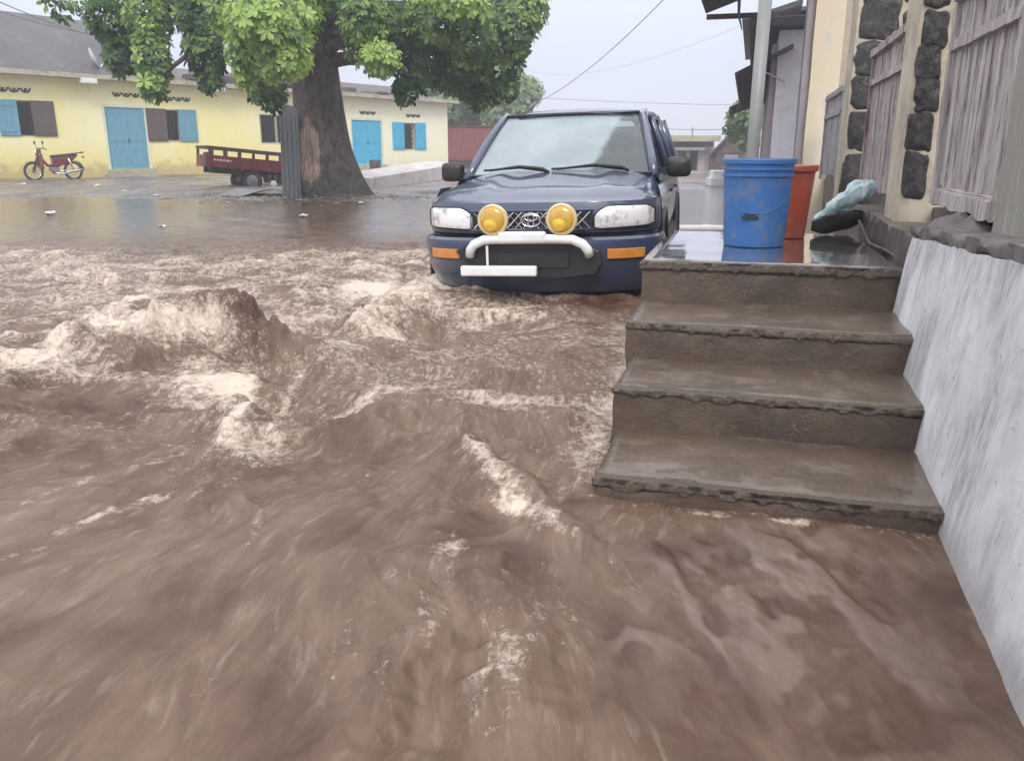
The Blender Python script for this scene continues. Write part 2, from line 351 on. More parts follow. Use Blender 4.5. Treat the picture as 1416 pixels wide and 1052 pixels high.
def ground_mat():
    m, nt, b = newmat('muddy_ground'); v = objco(nt, (1, .55, 1))
    f = noise_node(nt, v, .7, 8, .65)
    col = mix(nt, ramp(nt, f, [(.38, 0.), (.6, 1.)]), (.10, .080, .072), (.19, .155, .14))
    col = mix(nt, ramp(nt, noise_node(nt, v, 5, 6, .75), [(.55, 0.), (.68, .8)]), col, (.30, .26, .235))
    L(nt, col, b.inputs['Base Color']); L(nt, ramp(nt, noise_node(nt, v, .9, 5), [(.4, .16), (.62, .7)]), b.inputs['Roughness'])
    bump(nt, b, noise_node(nt, v, 4, 7, .7), .7, .05); return m
M['ground'] = ground_mat()
def water_mat():
    m, nt, b = newmat('flood_water')
    def attr(n):
        a = N(nt, 'ShaderNodeAttribute'); a.attribute_name = n; return a
    sky_sheen = attr('sky_sheen').outputs['Fac']; soft = attr('soft').outputs['Fac']; foam = attr('foam').outputs['Fac']; clay = attr('clay').outputs['Fac']; fl = attr('flow').outputs['Vector']; calm = attr('calm').outputs['Fac']
    v = objco(nt)
    def flv(sx, sy):
        mp = N(nt, 'ShaderNodeMapping'); mp.inputs['Scale'].default_value = (sx, sy, 1); L(nt, fl, mp.inputs['Vector']); return mp.outputs[0]
    n1 = noise_node(nt, flv(16, 2.6), 1, 6, .68, .5); n2 = noise_node(nt, flv(60, 7), 1, 5, .7, .3)
    n3 = noise_node(nt, v, 3.2, 6, .65, .8)
    silt = mix(nt, clay, (.120, .073, .049), (.068, .033, .020))
    silt = mix(nt, ramp(nt, n3, [(.40, 0.), (.62, .5)]), silt, (.155, .101, .072))
    aer = mix(nt, ramp(nt, n1, [(.42, 0.), (.70, .8)]), silt, (.226, .158, .118))
    aer = mix(nt, clay, aer, silt); aer = mix(nt, sky_sheen, aer, (.165, .122, .102))  # grey sky reflections painted into the water colour
    aer = mix(nt, math_(nt, 'MULTIPLY', math_(nt, 'MULTIPLY', ramp(nt, n2, [(.54, 0.), (.72, .8)]), math_(nt, 'SUBTRACT', 1, clay)), math_(nt, 'SUBTRACT', 1, math_(nt, 'MULTIPLY', soft, .40))), aer, (.34, .265, .22))
    fn = noise_node(nt, flv(46, 12), 1, 7, .78, .3); fm = noise_node(nt, v, 30, 10, .86, .4)
    ff = math_(nt, 'ADD', math_(nt, 'MULTIPLY', fn, .35), math_(nt, 'MULTIPLY', fm, .65))
    fk = math_(nt, 'ADD', foam, math_(nt, 'MULTIPLY', math_(nt, 'MULTIPLY', math_(nt, 'SUBTRACT', ff, .5), 4.2), math_(nt, 'MINIMUM', math_(nt, 'MAXIMUM', math_(nt, 'MULTIPLY', foam, 5.5), 0), 1))); fk = ramp(nt, fk, [(.34, 0.), (.92, 1.)])
    col = mix(nt, math_(nt, 'MULTIPLY', fk, .92), aer, (.67, .57, .48))
    L(nt, col, b.inputs['Base Color'])
    rr = math_(nt, 'ADD', math_(nt, 'MULTIPLY', fk, .4), math_(nt, 'SUBTRACT', .23, math_(nt, 'MULTIPLY', calm, .17))); L(nt, rr, b.inputs['Roughness'])
    b.inputs['IOR'].default_value = 1.36; b.inputs['Specular IOR Level'].default_value = .5
    h = math_(nt, 'ADD', math_(nt, 'MULTIPLY', n1, .8), math_(nt, 'ADD', math_(nt, 'MULTIPLY', n2, .25), math_(nt, 'MULTIPLY', fm, .5)))
    bp = N(nt, 'ShaderNodeBump'); bp.inputs['Distance'].default_value = .02; L(nt, math_(nt, 'SUBTRACT', .70, math_(nt, 'ADD', math_(nt, 'MULTIPLY', calm, .45), math_(nt, 'MULTIPLY', soft, .28))), bp.inputs['Strength'])
    L(nt, h, bp.inputs['Height']); L(nt, bp.outputs[0], b.inputs['Normal']); return m
M['water'] = water_mat()
def windscreen():
    m, nt, b = newmat('windscreen'); t = N(nt, 'ShaderNodeTexCoord'); sp = N(nt, 'ShaderNodeSeparateXYZ'); L(nt, t.outputs['Object'], sp.inputs[0])
    # condensation on the inside, thinner in a wedge on the driver side
    e = math_(nt, 'SUBTRACT', sp.outputs['X'], math_(nt, 'SUBTRACT', .33, math_(nt, 'MULTIPLY', math_(nt, 'SUBTRACT', 1.50, sp.outputs['Z']), -.02)))
    e = math_(nt, 'ADD', e, math_(nt, 'MULTIPLY', math_(nt, 'SUBTRACT', 1.52, sp.outputs['Z']), .42))
    e2 = math_(nt, 'SUBTRACT', e, .11)
    clear = ramp(nt, math_(nt, 'ADD', e2, math_(nt, 'MULTIPLY', noise_node(nt, objco(nt), 6, 4), .06)), [(.0, 0.), (.05, 1.)])
    fog = math_(nt, 'SUBTRACT', .80, math_(nt, 'MULTIPLY', clear, .62))
    fogc = mix(nt, ramp(nt, noise_node(nt, objco(nt), 2.2, 4), [(.35, 0.), (.65, 1.)]), (.27, .33, .36), (.36, .42, .45))
    d = N(nt, 'ShaderNodeBsdfDiffuse'); L(nt, fogc, d.inputs[0])
    tr = N(nt, 'ShaderNodeBsdfTransparent'); tr.inputs[0].default_value = (.42, .50, .50, 1)
    g = N(nt, 'ShaderNodeBsdfGlossy'); g.inputs['Roughness'].default_value = .03
    m1 = N(nt, 'ShaderNodeMixShader'); L(nt, fog, m1.inputs[0]); L(nt, tr.outputs[0], m1.inputs[1]); L(nt, d.outputs[0], m1.inputs[2])
    fr = N(nt, 'ShaderNodeFresnel'); fr.inputs[0].default_value = 1.6
    m2 = N(nt, 'ShaderNodeMixShader'); L(nt, fr.outputs[0], m2.inputs[0]); L(nt, m1.outputs[0], m2.inputs[1]); L(nt, g.outputs[0], m2.inputs[2])
    L(nt, m2.outputs[0], nt.nodes['Material Output'].inputs['Surface']); return m
M['windscreen'] = windscreen()
def tinted():
    m, nt, b = newmat('tinted_glass'); tr = N(nt, 'ShaderNodeBsdfTransparent'); tr.inputs[0].default_value = (.12, .14, .15, 1)
    g = N(nt, 'ShaderNodeBsdfGlossy'); g.inputs['Roughness'].default_value = .03; fr = N(nt, 'ShaderNodeFresnel'); fr.inputs[0].default_value = 1.6
    ms = N(nt, 'ShaderNodeMixShader'); L(nt, fr.outputs[0], ms.inputs[0]); L(nt, tr.outputs[0], ms.inputs[1]); L(nt, g.outputs[0], ms.inputs[2])
    L(nt, ms.outputs[0], nt.nodes['Material Output'].inputs['Surface']); return m
M['tinted'] = tinted()
def headlens():
    m, nt, b = newmat('headlamp_glass'); w = N(nt, 'ShaderNodeTexWave', bands_direction='X'); w.inputs['Scale'].default_value = 22; L(nt, objco(nt), w.inputs['Vector'])
    L(nt, mix(nt, ramp(nt, noise_node(nt, objco(nt), 11, 4), [(.48, 0.), (.66, 1.)]), (.95, .95, .95), (.34, .34, .34)), b.inputs['Base Color']); b.inputs['Roughness'].default_value = .16
    b.inputs['Coat Weight'].default_value = 1; b.inputs['Metallic'].default_value = .15; bump(nt, b, w.outputs['Color'], .35, .006); return m
M['headlens'] = headlens()

# ------------------------------------------------------------ numpy noise
def _h(ix, iy, s):
    n = (ix.astype(np.int64)*374761393+iy.astype(np.int64)*668265263+s*1442695041) & 0xffffffff
    n = ((n ^ (n >> 13))*1274126177) & 0xffffffff
    return ((n ^ (n >> 16)) & 0xffff)/65535.0
def vnoise(x, y, s=0):
    ix = np.floor(x); iy = np.floor(y); fx = x-ix; fy = y-iy; fx = fx*fx*fx*(fx*(fx*6-15)+10); fy = fy*fy*fy*(fy*(fy*6-15)+10)
    a = _h(ix, iy, s); b = _h(ix+1, iy, s); c = _h(ix, iy+1, s); d = _h(ix+1, iy+1, s)
    return (a+(b-a)*fx)+((c+(d-c)*fx)-(a+(b-a)*fx))*fy
def fbm(x, y, s=0, o=4, g=.5):
    t = 0; a = 1; n = 0
    for i in range(o): t = t+a*(vnoise(x*(2**i)+i*17.3, y*(2**i)-i*9.1, s+i)*2-1); n += a; a *= g
    return t/n
def sstep(a, b, x): t = np.clip((x-a)/(b-a), 0, 1); return t*t*(3-2*t)
# ------------------------------------------------------------ GROUND
def ground():
    def line(a, b, n): return np.linspace(a, b, n)
    xs = np.concatenate([line(-1500, -80, 12)[:-1], line(-80, -26, 12)[:-1], line(-26, 14, 170)[:-1], line(14, 80, 16)[:-1], line(80, 1500, 12)])
    ys = np.concatenate([line(-60, 2, 8)[:-1], line(2, 60, 240)[:-1], line(60, 200, 16)[:-1], line(200, 1800, 10)])
    X, Y = np.meshgrid(xs, ys); k = sstep(-1.0, 3.0, X)
    n = fbm(X*.35, Y*.35, 5, 5, .5)
    shore = 17.8*(1-k)+24*k
    d = Y-shore
    z = np.where(d < 0, -.012+np.maximum(d, -6)*.06, np.minimum(d*.02, .05)) + n*.05*sstep(-6, 0, d)
    tree = np.exp(-((X+3.8)**2+(Y-18.0)**2)/3.2); z += tree*.10
    z -= k*sstep(27, 58, Y)*1.5
    z = z-.35*sstep(8, 4, Y)
    far = sstep(90, 300, np.abs(Y))
    ny, nx = X.shape; me = bpy.data.meshes.new('ground')
    vv = np.stack([X, Y, z], -1).reshape(-1, 3)
    idx = np.arange(nx*ny).reshape(ny, nx); q = np.stack([idx[:-1, :-1], idx[:-1, 1:], idx[1:, 1:], idx[1:, :-1]], -1).reshape(-1, 4)
    me.from_pydata(vv.tolist(), [], q.tolist()); me.materials.append(M['ground']); me.polygons.foreach_set('use_smooth', [True]*len(me.polygons))
    o = bpy.data.objects.new('ground', me); C.objects.link(o); o['kind'] = 'structure'
ground()
# ------------------------------------------------------------ WATER
def water():
    V4 = 0; U4 = 2.29
    ypx = np.concatenate([np.linspace(1085, 262, 800)])
    el = PITCH+np.arctan((ypx-526)/FOC); Yr = CAMZ/np.tan(el)
    Yr = np.concatenate([np.linspace(-3.0, Yr[0], 40)[:-1], Yr])
    c = np.linspace(-1, 1, 1050); S = (.80*c+.45*c**3)
    Y = np.repeat(Yr[:, None], len(S), 1); X = S[None, :]*np.sqrt(np.maximum(Y, .6)**2+.5)
    # flow coordinates: the stream comes past the car and spreads
    wx = fbm(X*1.1, Y*1.1, 31, 3)*.16; wy = fbm(X*1.1, Y*1.1, 41, 3)*.16
    sx, sy = .22, 5.4
    dx = X+wx-sx; dy = sy-(Y+wy)
    th = np.arctan2(dx, np.maximum(dy, .25)+.55); rd = np.sqrt(dx*dx+(np.maximum(dy, 0)+.55)**2)
    near = sstep(4.9, 3.6, Y)
    fu = th*2.2; fv = rd*1.0
    FU = fu*near+X*.55*(1-near)*1.0; FV = fv*near+(1-near)*(Y*1.1)
    # choppiness by place
    rap = sstep(11.2, 7.0, Y+.8*fbm(X*.8, Y*.8, 501, 3))*sstep(1.6, 3.2, Y)
    lft = sstep(.5, -.6, X-.12*(Y-2))                 # turbulent main stream is left of the steps
    backR = sstep(1.0, 1.9, X)*sstep(5, 7, Y)
    amp = rap*(.35+.65*lft)*(1-backR)
    def ridged(x, y, s, o=4): return 1-2*np.abs(fbm(x, y, s, o))
    wX = X+.22*fbm(X*1.3, Y*1.3, 3, 3); wY = Y+.22*fbm(X*1.3, Y*1.3, 4, 3)
    big = fbm(wX*.85, wY*.75, 51, 3)*.075
    mid = (ridged(wX*1.7, wY*2.2, 61, 4)-.55)*.060
    fine = (ridged(wX*4.4, wY*6.0, 71, 4)-.5)*.017 + fbm(X*12+wX*3, Y*17, 91, 4)*.007
    pkx, pky = gz(300, 478); pk = np.exp(-(((X-pkx)/.45)**2+((Y-pky)/.45)**2))
    h = amp*(big+(mid+fine)*(1-.65*pk))
    # stream-aligned ribs near the camera
    st = fbm(FU*9, FV*1.6, 81, 4)*.012+(1-2*np.abs(fbm(FU*15+fbm(X*3, Y*3, 83, 2)*1.2, FV*2.6, 85, 3)))*.006
    h += near*sstep(.9, 1.4, Y+0*X)*st*(.5+.8*lft) + near*fbm(X*.9, Y*.9, 95, 2)*.035*lft
    h += (1-near)*amp*fbm(X*2.5, Y*4.5, 87, 3)*.02
    foam = np.zeros_like(h)+amp*.09; clay = np.zeros_like(h)
    foam += amp*sstep(.012, .085, h)*.46
    foam += amp*sstep(.15, .62, ridged(wX*2.6+7, wY*3.6, 62, 4))*.30*(1-near*.6)
    jx = 1.5*fbm(X*2.6, Y*2.6, 13, 5, .62); jy = 1.5*fbm(X*2.6+9, Y*2.6, 14, 5, .62)
    def seg(p, q, w, zz=0):
        a = np.array(gz(*p, zz)); b = np.array(gz(*q, zz)); ab = b-a; L2 = (ab**2).sum()
        PX = X+jx*w*1.3; PY = Y+jy*w*1.3
        t = np.clip(((PX-a[0])*ab[0]+(PY-a[1])*ab[1])/L2, 0, 1); d2 = (PX-a[0]-t*ab[0])**2+(PY-a[1]-t*ab[1])**2
        return np.exp(-d2/(w*w)), t
    def ridge(p, q, w, a0, a1):
        nonlocal h
        g, t = seg(p, q, w); h = h+g*(a0+(a1-a0)*t)
    def fo(p, q, w, a):
        nonlocal foam
        g, t = seg(p, q, w); foam = foam+g*a
    def cl(p, q, w, a):
        nonlocal clay
        g, t = seg(p, q, w); clay = clay+g*a
    # standing waves
    ridge((288, 466), (300, 478), .19, .135, .135)
    ridge((300, 474), (470, 492), .12, .115, .04)
    ridge((285, 470), (150, 492), .20, .08, .05); ridge((150, 492), (0, 560), .20, .06, .05)
    ridge((60, 520), (210, 540), .18, -.05, -.03)
    ridge((350, 540), (430, 560), .20, -.07, -.04)
    ridge((320, 560), (330, 700), .10, .07, .02)
    ridge((540, 440), (575, 430), .22, .08, .08); ridge((600, 400), (500, 450), .14, .06, .03)
    ridge((470, 590), (610, 570), .13, .05, .04); ridge((660, 575), (790, 575), .09, .035, .035)
    ridge((655, 615), (785, 745), .06, .05, .025); ridge((640, 690), (650, 730), .10, -.045, -.03); ridge((740, 640), (790, 700), .07, -.03, -.03)
    ridge((610, 720), (640, 770), .07, .035, .01)
    ridge((690, 790), (720, 1000), .07, .03, .02); ridge((560, 900), (480, 1040), .08, .03, .02); ridge((620, 850), (600, 1040), .10, -.02, -.02)
    ridge((585, 388), (700, 405), .16, .05, .05); ridge((700, 405), (860, 418), .12, .04, .03)
    # foam drawn where the water breaks
    fo((560, 380), (640, 398), .16, .34); fo((650, 402), (860, 415), .12, .26); fo((860, 440), (850, 560), .10, .2)
    fo((150, 430), (245, 470), .30, .42); fo((225, 432), (250, 470), .16, .42); fo((262, 480), (320, 540), .13, .36); fo((300, 520), (325, 620), .09, .50)
    fo((340, 640), (370, 600), .08, .30); fo((0, 520), (120, 480), .12, .38); fo((330, 440), (470, 480), .10, .32)
    fo((500, 430), (640, 375), .34, .38); fo((560, 400), (700, 400), .25, .35); fo((520, 440), (545, 460), .12, .4)
    fo((690, 545), (800, 565), .10, .45); fo((480, 545), (560, 530), .10, .38); fo((655, 620), (700, 690), .045, .60); fo((700, 690), (785, 745), .035, .52)
    fo((620, 745), (625, 770), .03, .35); fo((0, 350), (140, 372), .5, .22); fo((200, 380), (470, 360), .5, .20); fo((700, 430), (860, 480), .35, .24); fo((500, 500), (660, 520), .35, .18); fo((820, 520), (830, 620), .14, .22); fo((80, 400), (200, 420), .4, .15)
    for p_, q_, w_, a_ in (((70, 738), (228, 676), .014, .34), ((0, 778), (62, 757), .014, .34), ((30, 700), (130, 655), .012, .28), ((180, 640), (260, 600), .012, .28), ((120, 715), (215, 672), .010, .35), ((260, 690), (330, 650), .012, .30), ((375, 590), (420, 500), .014, .32), ((300, 600), (362, 560), .016, .35), ((620, 700), (640, 770), .020, .35), ((340, 760), (352, 715), .010, .3), ((690, 850), (700, 1000), .030, .12), ((520, 930), (470, 1040), .030, .12)):
        a0 = np.array(gz(*p_)); b0 = np.array(gz(*q_)); ab = b0-a0; wob = .03*fbm(X*6, Y*6, 55, 3)
        t0 = np.clip(((X-a0[0])*ab[0]+(Y-a0[1])*ab[1])/(ab**2).sum(), 0, 1); d0 = (X+wob-a0[0]-t0*ab[0])**2+(Y-a0[1]-t0*ab[1])**2
        foam = foam+np.exp(-d0/(w_*w_*3))*a_  # thin bright streaks; the near-left ones are glints painted as foam
    for p_, q_, w_, a_ in (((640, 770), (560, 900), .030, .24), ((560, 900), (450, 1050), .035, .24), ((700, 790), (690, 940), .026, .24), ((690, 940), (640, 1050), .03, .18), ((760, 790), (800, 1000), .026, .20), ((590, 820), (520, 1000), .02, .2), ((730, 850), (745, 1000), .018, .2), ((840, 780), (930, 960), .018, .18)):
        g_, _t = seg(p_, q_, w_*1.6); foam = foam+g_*a_*sstep(-.35, .35, fbm(FU*22, FV*3.0, 511, 3))*1.25
    for k in range(26):                                # long foam streaks left behind by the stream
        a = rng.rand()*820-60; b = 590+rng.rand()*440; l = 40+rng.rand()*120
        if a > 560 and b < 700: continue
        X0, Y0 = gz(a, b); ang = math.atan2(X0-sx, sy+.55-Y0)
        fx, fy = math.sin(ang), -math.cos(ang); ll = .10+.22*rng.rand()
        PX = X+.05*fbm(X*4, Y*4, 17, 2); PY = Y
        s_ = (PX-X0)*fx+(PY-Y0)*fy; t_ = (PX-X0)*fy-(PY-Y0)*fx
        foam = foam+np.exp(-(s_/ll)**2-(t_/(.016+.024*rng.rand()))**2)*(.05+.12*rng.rand())
    # clear brown water to the right, below the steps, and in the troughs
    cl((1000, 850), (1330, 800), .34, 1.0); cl((900, 760), (1100, 740), .10, .9); cl((960, 1000), (1300, 1000), .26, .9); cl((640, 700), (655, 735), .07, 1.0)
    cl((770, 690), (785, 700), .06, 1.0); cl((380, 300), (480, 312), 1.2, .8); cl((270, 470), (345, 480), .12, .7); cl((520, 690), (522, 700), .035, .6)
    cl((300, 640), (315, 700), .04, .6); cl((840, 850), (870, 960), .05, .8); cl((830, 420), (860, 425), .12, .9); cl((1180, 780), (1280, 900), .2, .8)
    cl((80, 870), (300, 830), .10, .35); cl((250, 990), (330, 1010), .12, .4)
    clay = np.clip(clay*(1.0+1.1*fbm(X*4+Y*1.2, Y*3, 19, 4)), 0, 1)
    clay = np.clip(clay+.75*near*lft*sstep(.08, .50, fbm(FU*3.2, FV*1.5, 301, 4)+.12*fbm(X*7, Y*7, 303, 3)), 0, 1)
    # wavelets running past the steps on the right
    rt = sstep(.05, .35, X)*sstep(2.4, 2.0, Y)
    wv = np.sin((th*21.0+1.3*fbm(X*2.6, Y*1.8, 23, 4)+.7*fbm(X*11, Y*6, 24, 3))*2*np.pi)
    msk = sstep(-.1, .35, fbm(X*2.6, Y*1.6, 29, 2))*sstep(1.05, .75, X)
    h += rt*wv*.0034*(.3+.7*msk)+rt*fbm(X*16, Y*9, 209, 3)*.003; h += rt*fbm(X*6, Y*4, 33, 3)*.006
    foam += rt*sstep(.45, .95, wv)*msk*.07*(1-.2*clay)
    foam *= (1-.55*clay)
    # wash around the foot of the steps
    v = X*math.cos(A_ST)-Y*math.sin(A_ST); u = X*math.sin(A_ST)+Y*math.cos(A_ST)
    foam += np.exp(-((v+.46)/.07)**2)*sstep(2.0, 2.5, u)*sstep(5.6, 3.8, u)*.30
    foam += np.exp(-((u-U4+.035)/.035)**2)*sstep(-.5, -.3, v)*(.32+.5*fbm(X*9, Y*9, 401, 3))
    # keep the surface under the lowest tread and away from the landing
    box = sstep(-.50, -.42, v)*sstep(U4-.20, U4-.06, u)*sstep(6.5, 5.6, u); h = h*(1-box)+(.006+.010*fbm(X*9, Y*9, 77, 2))*box
    h = h*(1-.65*sstep(.30, .52, v))
    calm = np.clip(sstep(8.0, 12.0, Y)+backR+.75*rt*clay, 0, 1)
    ripple = sstep(8.5, 10, Y)*(fbm(X*2.2, Y*4.5, 37, 4)*.010+fbm(X*.5, Y*3, 39, 2)*.004)
    h = h+ripple*(1-.85*backR); h = h-.01*sstep(16, 19, Y)*0
    foam = np.clip(foam, -.2, 1.2)
    # reveal plain silt where foam is none
    ny, nx = X.shape; nv = nx*ny
    co = np.stack([X, Y, h], -1).astype(np.float32).reshape(-1)
    idx = np.arange(nv).reshape(ny, nx); q = np.stack([idx[:-1, :-1], idx[:-1, 1:], idx[1:, 1:], idx[1:, :-1]], -1).reshape(-1).astype(np.int32)
    nf = len(q)//4
    me = bpy.data.meshes.new('water'); me.vertices.add(nv); me.loops.add(nf*4); me.polygons.add(nf)
    me.vertices.foreach_set('co', co); me.loops.foreach_set('vertex_index', q)
    me.polygons.foreach_set('loop_start', np.arange(0, nf*4, 4, dtype=np.int32)); me.polygons.foreach_set('use_smooth', np.ones(nf, dtype=bool))
    me.update(calc_edges=True)
    soft = np.clip(sstep(2.9, 2.0, Y)*(1-.35*rt), 0, 1)
    sky_sheen = rt*sstep(-.35, .75, wv+1.1*fbm(X*7, Y*5, 203, 4))*sstep(-.22, .22, fbm(X*2.2, Y*1.8, 207, 3)+.06)*sstep(1.0, .7, X)*.62  # mask for sky reflections drawn as grey patches among the right wavelets
    clay = clay*(1-sky_sheen)
    for nme, arr in (('foam', foam), ('clay', clay), ('calm', np.clip(calm, 0, .80)), ('soft', soft), ('sky_sheen', sky_sheen)):
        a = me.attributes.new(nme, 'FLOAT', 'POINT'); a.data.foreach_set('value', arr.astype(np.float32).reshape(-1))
    a = me.attributes.new('flow', 'FLOAT_VECTOR', 'POINT'); a.data.foreach_set('vector', np.stack([FU, FV, 0*FU], -1).astype(np.float32).reshape(-1))
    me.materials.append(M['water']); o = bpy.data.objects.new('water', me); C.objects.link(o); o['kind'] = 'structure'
water()
# ------------------------------------------------------------ STEPS AND LANDING
V0, V1 = -.445, .655
def uf(py, z): X_, Y_ = gz(1060, py, z); return X_*math.sin(A_ST)+Y_*math.cos(A_ST)
LZ = .52; Z2, Z3, Z4 = .345, .205, .065
U1, U2, U3, U4 = uf(366, LZ), uf(457, Z2), uf(552, Z3), uf(684, Z4)
print('fronts', U1, U2, U3, U4)
t = thing('concrete_staircase', 'wet broken concrete staircase of four steps rising out of the flood beside the whitewashed wall', 'staircase', FS, ((V0+V1)/2, 2.25, -.3))
def step(u0, u1, z1, v0, seed):
    m = MB(); m.rough(v0, V1, u0, u1, -.30, z1-.022, .024, .007, 5, seed=seed, edge=.008)
    o = part('step', m, M['wet_concrete'], t, autos=50)
    n = MB(); n.rough(v0-.006, V1, u0-.007, u0+.06, z1-.024-.005*(seed % 2), z1+.0005, .010, .0042, 8+seed, seed=seed+4, edge=.020+.008*(seed == 1)); part('nosing', n, M['aggregate'], o, autos=60)
    n = MB(); n.rough(v0+.004, V1-.002, u0+.035, u1+.03, z1-.024, z1+.002, .03, .004, 4, seed=seed+9); part('tread', n, M['tread'], o, smooth=True)
step(U4, U3+.02, Z4, -.385, 1)
step(U3, U2+.02, Z3, -.408, 2)
step(U2, U1+.02, Z2, -.430, 3)
m = MB(); m.rough(V0, V1, U1, 5.3, -.30, LZ-.038, .034, .007, 6, seed=5, edge=.008); landing = part('landing', m, M['wet_concrete'], t, autos=50)
m = MB(); m.rough(V0-.010, V1, U1-.016, U1+.08, LZ-.040, LZ-.001, .011, .005, 8, seed=6, edge=.030); part('nosing', m, M['aggregate'], landing, autos=60)
m = MB(); m.rough(V0+.0, V1-.002, U1+.03, 5.3, LZ-.042, LZ, .05, .0014, 5, seed=7); part('slab_top', m, M['wet_top'], landing, smooth=True)
# ------------------------------------------------------------ WHITE WALL, KERB, LEDGE, RAILINGS, PIERS
SH = Matrix.Identity(4); SH[0][2] = .14; SH[2][1] = -.05; SH[2][3] = .05*U1
S2 = Matrix.Identity(4); S2[2][1] = -.05; S2[2][3] = .05*U1                 # the wall leans back as it rises
m = MB(); m.rough(.562, .95, -1.6, U1-.03, -.45, .655, .045, .007, 5, seed=3, M=SH)
ww = solo('retaining_wall', m, M['whitewash'], 'peeling whitewashed retaining wall with grey streaks at the right of the steps', 'wall', FS, (.75, .6, 0), autos=60)
m = MB(); m.rough(.655, 1.3, -1.6, U1+.05, .655, .70, .024, .006, 5, seed=8, edge=.012, M=S2); part('wall_cap', m, M['ledge'], ww, autos=60)
m = MB(); m.rough(.86, 1.3, -1.6, 4.25, .701, .775, .034, .007, 4, seed=9, edge=.014, M=S2); part('ledge', m, M['ledge'], ww, autos=60)
m = MB()
for (cx, cy, cz, sx_, sy_, sz_) in ((.80, 3.50, .695, .13, .30, .070),):
    P = [[Vector((cx+sx_*math.cos(a)*math.cos(b), cy+sy_*math.sin(a)*math.cos(b), cz+sz_*math.sin(b)))+mn.noise_vector(Vector((cx+math.cos(a), math.sin(a), b*2)))*.022+mn.noise_vector(Vector((math.cos(a)*4+cx, math.sin(a)*4, b*5)))*.012 for a in [2*math.pi*i/30 for i in range(31)]] for b in [math.pi*(j/14-.5) for j in range(15)]]
    m.grid(P)
part('mortar_lump', m, M['ledge'], ww, smooth=True)
m = MB(); m.rough(.657, .86, U1+.01, 6.0, -.1, .655, .035, .008, 6, seed=12, edge=.02)
solo('kerb_wall', m, M['kerb'], 'low wet dark brown kerb wall beside the landing behind the bag', 'kerb', FS, (.75, 4.8, .0), autos=55)
m = MB(); m.rough(.862, 3.1, 4.27, 11, -.1, .74, .16, .008, 6, seed=13, edge=.012)
solo('veranda_floor', m, M['kerb'], 'dark wet concrete veranda floor behind the plank railings and stone piers', 'veranda', FS, (1.7, 6.5, .0), autos=55)

def planks(name, label, u0, u1, zb, zt, v, mats, pw=.075, top=True, beam=True, low=.0, gapt=0.18):
    t = thing(name, label, 'railing', FS, (v, (u0+u1)/2, zb), group='weathered plank railings of the veranda')
    n = max(2, int((u1-u0)/pw)); w = (u1-u0)/n
    r2 = random.Random(int(u0*100))
    for i in range(n):
        a = u0+i*w; mb = MB(); d = r2.uniform(-.006, .006); g = .004
        zt2 = zt-r2.uniform(0, .012); zb2 = zb+low+r2.uniform(0, .012)
        mb.rough(v+d, v+d+.026, a+g, a+w-g, zb2, zt2-.165, .04, .0014, 9, seed=i, edge=.007)
        part('plank', mb, mats[i % len(mats)], t, autos=50)
        mb = MB(); mb.rough(v+d, v+d+.020, a+w*.24, a+w*.76, zt2-.162, zt2, .03, .0015, 9, seed=i+50, edge=.006); part('baluster', mb, mats[(i+1) % len(mats)], t, autos=50)
    if top:
        mb = MB(); mb.rough(v-.035, v+.05, u0-.02, u1+.02, zt, zt+.055, .05, .004, 6, seed=21, edge=.01); part('top_rail', mb, mats[0], t, autos=50)
        mb = MB(); mb.rough(v-.028, v-.005, u0-.01, u1+.01, zt-.20, zt-.155, .05, .003, 6, seed=23, edge=.008); part('middle_rail', mb, mats[0], t, autos=50)
    if beam:
        mb = MB(); mb.rough(v-.03, v+.05, u0-.02, u1+.02, zb-.075, zb-.005, .05, .005, 6, seed=22, edge=.012); part('bottom_rail', mb, mats[0], t, autos=50)
    for (a) in (u0-.01, u1+.01):
        mb = MB(); mb.rough(v-.02, v+.05, a-.03, a+.03, zb-.07, zt+.0, .05, .003, 6, seed=24, edge=.006); part('stile', mb, mats[0], t, autos=50)
    return t
def railing_span(px0, py0, px1, py1, v): return sv(px0, py0, v), sv(px1, py1, v)
planks('plank_railing', 'tall weathered grey plank railing nearest the camera above the white wall', 3.17, 4.19, .838, 1.60, .806, [M['plank']], .078)
planks('plank_railing', 'peeling red brown and grey plank railing between the two dark stone piers', 5.11, 6.89, .727, 1.637, .806, [M['plank_red'], M['plank'], M['plank_red']], .098, beam=False)
planks('plank_railing', 'small far grey railing beside the cream pillar with a brown sloping rail', 8.66, 10.5, .74, 1.52, .78, [M['grey_door']], .18, beam=False)
m = MB(); m.rough(.78, 1.12, 2.57, 3.12, .70, 3.1, .07, .006, 5, seed=31, edge=.01)
solo('gate_post', m, M['board_grey'], 'thick weathered grey green post at the right edge of the picture on the white wall', 'post', FS, (.9, 2.9, .70), autos=55)

